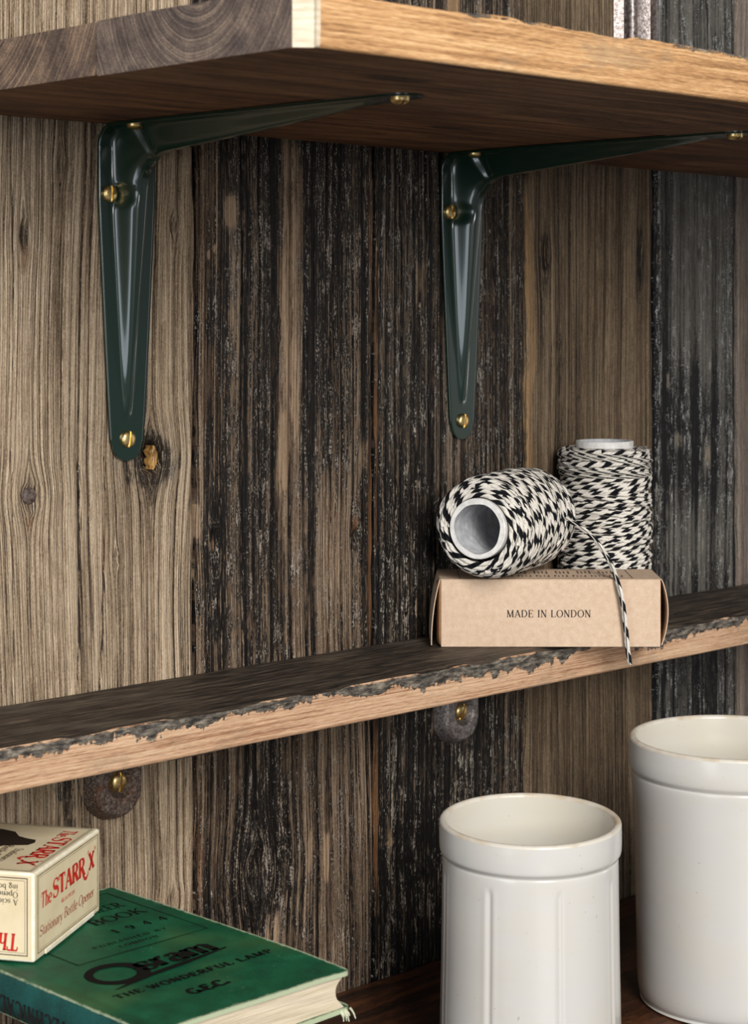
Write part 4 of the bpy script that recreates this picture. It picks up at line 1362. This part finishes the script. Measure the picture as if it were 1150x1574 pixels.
# ------------------------------------------------------------------ green book, on a wooden block
T = NT('green_cloth')
X, Y, Z, oc = T.coord()
ed = T.attr('edge').outputs['Fac']
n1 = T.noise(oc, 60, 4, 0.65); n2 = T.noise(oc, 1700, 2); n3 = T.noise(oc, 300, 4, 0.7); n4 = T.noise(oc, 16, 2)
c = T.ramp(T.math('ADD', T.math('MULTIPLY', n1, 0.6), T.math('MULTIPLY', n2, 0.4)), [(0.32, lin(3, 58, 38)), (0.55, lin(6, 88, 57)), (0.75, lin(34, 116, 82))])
c = T.mix(T.math('MULTIPLY', T.step(n4, 0.5, 0.68), 0.4), c, lin(80, 112, 62))  # olive patches: reflected light painted into the cloth colour
wear = T.math('ADD', ed, T.math('MULTIPLY', T.math('SUBTRACT', n3, 0.5), 1.1))
c = T.mix(T.step(wear, 0.45, 0.95), c, lin(178, 190, 158))
c = T.mix(T.math('MULTIPLY', T.step(n3, 0.66, 0.74), 0.35), c, lin(150, 172, 150))
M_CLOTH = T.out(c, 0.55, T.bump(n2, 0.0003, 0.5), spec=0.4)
T = NT('teal_cloth_spine')
X, Y, Z, oc = T.coord()
ed = T.attr('edge').outputs['Fac']
n1 = T.noise(oc, 60, 4, 0.65); n2 = T.noise(oc, 1500, 2); n3 = T.noise(oc, 260, 4, 0.7)
c = T.ramp(T.math('ADD', T.math('MULTIPLY', n1, 0.6), T.math('MULTIPLY', n2, 0.4)), [(0.32, lin(8, 52, 48)), (0.6, lin(22, 84, 80))])
c = T.mix(T.step(T.math('ADD', ed, T.math('MULTIPLY', T.math('SUBTRACT', n3, 0.5), 1.1)), 0.5, 1.0), c, lin(186, 192, 150))
M_SPINE = T.out(c, 0.6, T.bump(n2, 0.0003, 0.5))
T = NT('paper_edges')
X, Y, Z, oc = T.coord()
n1 = T.noise(T.combine(T.math('MULTIPLY', X, 30), T.math('MULTIPLY', Y, 30), T.math('MULTIPLY', Z, 2600)), 1, 3, 0.6)
n2 = T.noise(T.combine(T.math('MULTIPLY', X, 12), T.math('MULTIPLY', Y, 12), T.math('MULTIPLY', Z, 500)), 1, 3, 0.6)
t = T.math('ADD', T.math('MULTIPLY', n1, 0.55), T.math('MULTIPLY', n2, 0.45))
M_PAGES = T.out(T.ramp(t, [(0.3, lin(168, 146, 116)), (0.5, lin(214, 200, 174)), (0.7, lin(234, 224, 204))]), 0.8, T.bump(n1, 0.0006, 0.6))

BW, BL, BT = 0.1090, 0.1690, 0.0180
bk = empty('cloth_book', (0.5769, -0.1932, 0.0820), (0, 0, math.radians(0.5)))
tag(bk, 'worn green cloth-bound 1944 pocket book lying flat under the bottle opener box', 'book')


def cover(name, z0, th, flip):
    nu, nv = 60, 84
    V, E = [], []
    for lay in (0, 1):
        for j in range(nv + 1):
            for i in range(nu + 1):
                u, v_ = i / nu, j / nv
                x = -BW + BW * u; y = BL * v_
                # rounded outer corners
                rc = 0.004
                cy = rc if y < rc else (BL - rc if y > BL - rc else None)
                if x > -rc and cy is not None:
                    dx, dy = x + rc, y - cy
                    d = max(abs(dx), abs(dy)); l = math.hypot(dx, dy)
                    if l > 1e-9: x, y = -rc + dx * d / l, cy + dy * d / l
                z = z0 + (th if lay else 0)
                droop = -0.0012 * max(0, (u - 0.75) / 0.25) ** 2 * max(0, (0.25 - v_) / 0.25) ** 1.2 if not flip else 0.0
                joint = -0.0007 * math.exp(-((u - 0.075) / 0.022) ** 2) if (lay == (0 if flip else 1)) else 0
                z += droop + (joint if not flip else -joint) + 0.0002 * math.sin(7 * u + 3 * v_)
                V.append((x, y, z))
                de = min(-x, y, BL - y)
                e = math.exp(-max(0, de) / 0.0022)
                e = max(e, 0.8 * math.exp(-(x + BW) / 0.0016))
                E.append(e if lay != flip else e)
    n = (nu + 1) * (nv + 1)
    F = grid_faces(nu + 1, nv + 1) + grid_faces(nu + 1, nv + 1, off=n)
    rim = [i for i in range(nu + 1)] + [j * (nu + 1) + nu for j in range(1, nv + 1)] + [nv * (nu + 1) + i for i in range(nu - 1, -1, -1)] + [j * (nu + 1) for j in range(nv - 1, 0, -1)]
    for k in range(len(rim)):
        a, b = rim[k], rim[(k + 1) % len(rim)]
        F.append((a, b, n + b, n + a))
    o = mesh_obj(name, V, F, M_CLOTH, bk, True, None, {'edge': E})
    fix_normals(o)
    o.modifiers.new('es', 'EDGE_SPLIT')
    return o


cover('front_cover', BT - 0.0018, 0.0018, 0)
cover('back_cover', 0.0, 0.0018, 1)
# spine, a rounded strip
V, E = [], []
ns, nl = 20, 60
for lay in (0, 1):
    for j in range(nl + 1):
        for i in range(ns + 1):
            t = i / ns
            zz = BT * t
            bulge = 0.0038 * math.sin(math.pi * t) ** 0.7
            x = -BW + 0.0006 - bulge + (0.0012 if lay else 0)
            V.append((x, BL * j / nl, zz))
            E.append(max(math.exp(-min(t, 1 - t) * BT / 0.0010), math.exp(-min(j, nl - j) / nl * BL / 0.002)))
n = (ns + 1) * (nl + 1)
F = grid_faces(ns + 1, nl + 1) + grid_faces(ns + 1, nl + 1, off=n)
for (j) in (0, nl):
    for i in range(ns):
        a = j * (ns + 1) + i
        F.append((a, a + 1, n + a + 1, n + a))
fix_normals(mesh_obj('spine', V, F, M_SPINE, bk, True, None, {'edge': E}))
# page block with a hollow fore-edge and slightly swelling tail
V = []
nx_, nz_ = 24, 14
ring_ = []
def fore(t): return -0.0034 - 0.0050 * math.sin(math.pi * t) ** 1.2
for k in range(nz_ + 1):
    t = k / nz_
    z = 0.0018 + (BT - 0.0036) * t
    xf = fore(t)
    xb = -BW + 0.0018 - 0.0018 * math.sin(math.pi * t)
    row = []
    for i in range(nx_ + 1): row.append((xb + (xf - xb) * i / nx_, 0.0016 + 0.0002 * math.sin(i * 0.7 + k), z))
    for j in range(1, 9): row.append((xf, 0.0016 + (BL - 0.0032) * j / 9, z))
    for i in range(nx_ + 1): row.append((xf + (xb - xf) * i / nx_, BL - 0.0016, z))
    for j in range(1, 9): row.append((xb, BL - 0.0016 - (BL - 0.0032) * j / 9, z))
    nr_ = len(row); V += row
F = grid_faces(nr_, nz_ + 1, True) + [tuple(range(nr_)), tuple(nz_ * nr_ + q for q in range(nr_ - 1, -1, -1))]
o = fix_normals(mesh_obj('page_block', V, F, M_PAGES, bk, True))
o.modifiers.new('es', 'EDGE_SPLIT')
# frayed cloth at the lower corner
m = MB()
rnd = random.Random(4)
for q in range(9):
    a = rnd.uniform(0, 1); x0 = -0.0075 + 0.007 * a; l = rnd.uniform(0.002, 0.005)
    p = np.array([(x0, 0.0002, 0.0012), (x0 + rnd.uniform(-0.001, 0.002), -0.0010, 0.0006 - l * 0.35), (x0 + rnd.uniform(-0.002, 0.002), -0.0014 + rnd.uniform(-0.001, 0.001), 0.0004 - l * 0.8)])
    pp = np.array([(1 - t) ** 2 * p[0] + 2 * t * (1 - t) * p[1] + t * t * p[2] for t in np.linspace(0, 1, 7)])
    v, f, *_ = tube(pp, np.linspace(0.0006, 0.00025, 7), 5)
    m.add(v, f)
M_FRAY = plain('frayed_threads', lin(186, 190, 164))
m.build('frayed_corner', M_FRAY, bk, True)

# cover printing
def on_cover(mb, x, y, name='lettering', mat=INK_DEEP, ang=0.0, lift=0.00025):
    c_, s_ = math.cos(ang), math.sin(ang)
    return put(mb, name, mat, bk, frame_mat((x, y, BT), (c_, s_, 0), (-s_, c_, 0), lift))
put_frame = rect_lines(-0.0820, 0.0850, -0.0090, 0.1615, 0.0006)
on_cover(put_frame, 0, 0, 'printed_frame')
m, w = text_mb('ENGINEER', 0.0078, K=0.17, k=0.07, sf=0.1, wide=0.85, align='r', track=0.02); on_cover(m, -0.0150, 0.1385)
m, w = text_mb('BOOK', 0.0082, K=0.17, k=0.07, sf=0.1, wide=1.15, align='r', track=0.06); on_cover(m, -0.0130, 0.1240)
m, w = text_mb('1944', 0.0056, K=0.2, k=0.08, sf=0.1, wide=1.2, align='l', track=0.75); on_cover(m, -0.0435, 0.1085)
m, w = text_mb('PUBLISHED BY', 0.0028, K=0.14, k=0.08, sf=0.08, wide=1.5, track=0.2); on_cover(m, -0.0430, 0.0975)
m, w = text_mb('LONDON', 0.0026, K=0.14, k=0.08, sf=0.08, wide=1.5, track=0.2); on_cover(m, -0.0430, 0.0915)
# the big word: ring-shaped O, then heavy letters over a swash
m = MB()
o_pts = []
for q in range(49):
    a = 2 * math.pi * q / 48
    o_pts.append((0.0120 * math.cos(a), 0.0112 * math.sin(a), 0.0050 + 0.0010 * math.cos(a + 0.6)))
ribbon(o_pts, m, 1, 1, 0, 0)
on_cover(m, -0.0765, 0.0650, 'lettering', INK_DEEP)
m, w = text_mb('sram', 0.0168, K=0.22, k=0.10, sf=0.10, wide=1.12, align='l', track=0.0); on_cover(m, -0.0655, 0.0595)
m = MB()
ribbon([(-0.0890, 0.0490, 0.0006), (-0.078, 0.0515, 0.0022), (-0.066, 0.0540, 0.0034), (-0.045, 0.0560, 0.0030), (-0.0205, 0.0590, 0.0012)], m, 1, 1, 0, 0)
on_cover(m, 0, 0, 'lettering', INK_DEEP, lift=0.0003)
m, w = text_mb('THE WONDERFUL LAMP', 0.0046, K=0.24, k=0.14, sf=0.08, wide=1.28, track=0.12); on_cover(m, -0.0520, 0.0395)
m, w = text_mb('G.E.C.', 0.0062, K=0.3, k=0.2, sf=0.06, wide=1.1, track=0.02); on_cover(m, -0.0590, 0.0225)
m, w = text_mb('TECHNICAL', 0.0072, K=0.22, k=0.1, sf=0.1, wide=0.95, track=0.12, align='r')
put(m, 'lettering', INK, bk, frame_mat((-BW - 0.00325, 0.0985, 0.0100), (0, 1, 0), (0, 0, -1), 0.0002))

# plain wooden block that carries the book
M_BLOCK, *_ = ring_wood('block_pine', -0.1, 0.2, lin(40, 26, 16), lin(74, 50, 32), lin(104, 74, 48), freq=300, seed=21)
m = MB(); m.box((0.5080, -0.1500, 0.0), (0.5620, -0.0450, 0.0817))
blk = bevel_mod(m.build('wooden_block', M_BLOCK), 0.0015, 2)
tag(blk, 'plain dark wooden block holding up the green book', 'block')


# ------------------------------------------------------------------ bottle opener carton
T = NT('cream_card')
X, Y, Z, oc = T.coord()
n1 = T.noise(oc, 60, 3); n2 = T.noise(oc, 1500, 2)
M_CARD = T.out(T.ramp(n1, [(0.35, lin(224, 206, 168)), (0.65, lin(234, 219, 184))]), 0.45, T.bump(n2, 0.00008, 0.3), spec=0.4)
T = NT('cream_card_fold')
X, Y, Z, oc = T.coord()
n1 = T.noise(oc, 200, 3)
M_CARDW = T.out(T.ramp(n1, [(0.35, lin(236, 226, 196)), (0.65, lin(250, 244, 226))]), 0.5)
CX, CY, CZ = 0.0765, 0.0560, 0.0390
cb = empty('opener_carton', (0.4815, -0.0947, 0.1004), (0, 0, math.radians(32.3)))
tag(cb, 'cream carton with red lettering for a bottle opener, on the green book', 'box')
m = MB(); m.box((0, 0, 0.0003), (CX, CY, CZ))
o = m.build('carton_body', [M_CARD, M_CARDW], cb)
b_ = bevel_mod(o, 0.0012, 3); o.modifiers['bevel'].material = 1
for p in o.data.polygons: p.use_smooth = False
m = MB(); m.box((0.012, -0.00045, 0.0006), (CX - 0.008, 0.0002, 0.0026))
bevel_mod(m.build('tuck_flap', M_CARDW, cb), 0.0002)
fr_r = frame_mat((0, 0, 0), (1, 0, 0), (0, 0, 1), 0.00012)          # long side facing right
put(rect_lines(0.0035, 0.0032, CX - 0.0025, CZ - 0.0020, 0.00032), 'printed_frame', INK, cb, fr_r)
put(rect_lines(0.0046, 0.0043, CX - 0.0036, CZ - 0.0031, 0.00014), 'printed_frame', INK_BROWN, cb, fr_r)
def logo(h):
    g = MB()
    def bend(x, y): return (x, y)
    a, wa = text_mb('The', h * 0.80, K=0.17, k=0.07, sf=0.10, wide=0.80, align='l', shear=0.1)
    g.add(a.v, a.f)
    b, wb = text_mb('STARR', h, K=0.25, k=0.09, sf=0.12, wide=1.0, align='l', track=0.02)
    g.add(b.v, b.f, 0, Matrix.Translation((wa + h * 0.16, h * 0.05, 0)))
    ribbon([(0, 0.1, 0.14), (0.16, -0.16, 0.2), (0.36, -0.24, 0.2), (0.56, -0.08, 0.12), (0.60, 0.10, 0.06)], g, h, h, wa + h * 0.16 + wb - h * 0.22, h * 0.02)
    c, wc = text_mb('X', h * 0.92, K=0.25, k=0.14, sf=0.12, wide=0.95, align='l')
    x0 = wa + h * 0.16 + wb + h * 0.46
    g.add(c.v, c.f, 0, Matrix.Translation((x0, h * 0.1, 0)))
    for dx in (-h * 0.16, wc + h * 0.02):
        q, wq = text_mb('"', h, K=0.08, k=0.04, sf=0, wide=0.6, align='l')
        g.add(q.v, q.f, 0, Matrix.Translation((x0 + dx, h * 0.22, 0)))
    return g, x0 + wc + h * 0.2
g, gw = logo(0.0105)
s_ = 0.0640 / gw
gm = MB(); gm.add(g.v, g.f, 0, Matrix.Scale(s_, 4, (1, 0, 0)) @ Matrix.Scale(0.80, 4, (0, 1, 0)))
put(gm, 'red_lettering', INK_RED, cb, frame_mat((0.0070, 0, 0.0215), (1, 0, 0.012), (0, 0, 1), 0.00012))
m, w = text_mb('REG. U.S. PAT. OFF.', 0.0016, K=0.16, k=0.1, sf=0.06, wide=1.0); put(m, 'red_lettering', INK_RED, cb, frame_mat((0.0380, 0, 0.0176), (1, 0, 0), (0, 0, 1)))
M_INKRB = plain('ink_red_brown', lin(150, 62, 44))
m, w = text_mb('Stationary Bottle Opener', 0.0046, K=0.12, k=0.06, sf=0.07, wide=1.02, track=0.0, shear=0.12)
gm = MB(); gm.add(m.v, m.f, 0, Matrix.Scale(0.0630 / w, 4, (1, 0, 0)))
put(gm, 'red_lettering', M_INKRB, cb, frame_mat((0.0370, 0, 0.0098), (1, 0, 0), (0, 0, 1)))
# short side facing left: printed upside down
put(rect_lines(0.0030, 0.0030, CY - 0.003, CZ - 0.0022, 0.0004), 'printed_frame', INK, cb, frame_mat((0, CY, 0), (0, -1, 0), (0, 0, 1)))
put(rect_lines(0.0042, 0.0042, CY - 0.0042, CZ - 0.0034, 0.00016), 'printed_frame', INK_BROWN, cb, frame_mat((0, CY, 0), (0, -1, 0), (0, 0, 1)))
for (txt, zz, hh) in (('ing bottle', 0.0337, 0.0026), ('Opener.', 0.0305, 0.0026), ('A scientific', 0.0273, 0.0026), ('screw', 0.0210, 0.0022)):
    m, w = text_mb(txt, hh, K=0.13, k=0.06, sf=0.08, wide=1.15, align='l', track=0.03)
    put(m, 'lettering', INK, cb, frame_mat((0, 0.0075 if txt[0] != 's' else 0.0185, zz), (0, 1, 0), (0, 0, -1)))
m, w = text_mb('The', 0.0075, K=0.17, k=0.08, sf=0.12, wide=1.0, align='l', shear=0.1)
put(m, 'red_lettering', INK_RED, cb, frame_mat((0, 0.0070, 0.0125), (0, 1, 0), (0, 0, -1)))
# lid
fr_t = frame_mat((CX, 0, CZ), (-1, 0, 0), (0, -1, 0), 0.00012)      # text reads from the far end towards the near end
put(rect_lines(0.0022, -CY + 0.002, CX - 0.0022, -0.0026, 0.0003), 'printed_frame', INK, cb, fr_t)
put(rect_lines(0.0032, -CY + 0.003, CX - 0.0032, -0.0036, 0.00014), 'printed_frame', INK_BROWN, cb, fr_t)
gm = MB(); gm.add(g.v, g.f, 0, Matrix.Translation((0.0075, -0.0145, 0)) @ Matrix.Scale(s_ * 0.92, 4, (1, 0, 0)) @ Matrix.Scale(0.85, 4, (0, 1, 0)))
put(gm, 'red_lettering', INK_RED, cb, fr_t)
for (txt, yy) in (('Stationary', -0.0240), ('Bottle Opener', -0.0305)):
    m, w = text_mb(txt, 0.0042, K=0.13, k=0.07, sf=0.07, wide=1.05)
    gm = MB(); gm.add(m.v, m.f, 0, Matrix.Translation((0.0515, yy, 0)))
    put(gm, 'lettering', INK_BROWN, cb, fr_t)
# picture of the opener on the lid (flat print)
out = [(0.034, -0.017), (0.0385, -0.0155), (0.043, -0.017), (0.0445, -0.022), (0.046, -0.027), (0.052, -0.032), (0.055, -0.040), (0.055, -0.052), (0.020, -0.052), (0.020, -0.040), (0.023, -0.032), (0.030, -0.027), (0.0325, -0.022)]
gm = MB(); gm.add([(a - 0.008, b - 0.004, 0) for a, b in out], [tuple(range(len(out)))])
put(gm, 'printed_picture', plain('ink_picture', lin(40, 28, 18)), cb, fr_t)


# ------------------------------------------------------------------ metal upright on the upper shelf
T = NT('pewter')
X, Y, Z, oc = T.coord()
nz = T.noise(oc, 500, 4, 0.7)
M_PEWTER = T.out(T.ramp(nz, [(0.35, lin(92, 84, 82)), (0.65, lin(168, 158, 154))]), 0.42, T.bump(nz, 0.0005, 0.6), metal=0.85)
ps = empty('metal_upright', (0.8402, -0.1400, 0.4990), (0, 0, -YAW))
tag(ps, 'silvery ribbed metal upright standing on the upper shelf', 'metal upright')
prof = [(-0.0122, 0.004), (-0.0122, 0.0), (-0.0066, 0.0002), (-0.0058, 0.0018), (-0.0052, 0.0010), (-0.0046, -0.0016), (-0.0030, -0.0030), (-0.0012, -0.0028), (0.0004, -0.0012), (0.0012, 0.0010), (0.0030, 0.0004), (0.0078, 0.0), (0.0086, 0.0012), (0.0092, -0.0010), (0.0106, -0.0020), (0.0120, -0.0010), (0.0124, 0.0010), (0.0124, 0.004)]
V = []
for z in np.linspace(0, 0.14, 9):
    V += [(a, b, z) for a, b in prof]
n = len(prof)
F = grid_faces(n, 9, True) + [tuple(range(n - 1, -1, -1)), tuple(8 * n + q for q in range(n))]
o = fix_normals(mesh_obj('ribbed_strip', V, F, M_PEWTER, ps, True))
o.modifiers.new('es', 'EDGE_SPLIT').split_angle = math.radians(50)
m = MB(); m.box((-0.0135, -0.0035, -0.0006), (0.0135, 0.0065, 0.0030))
bevel_mod(m.build('foot_plate', M_PEWTER, ps), 0.0006)
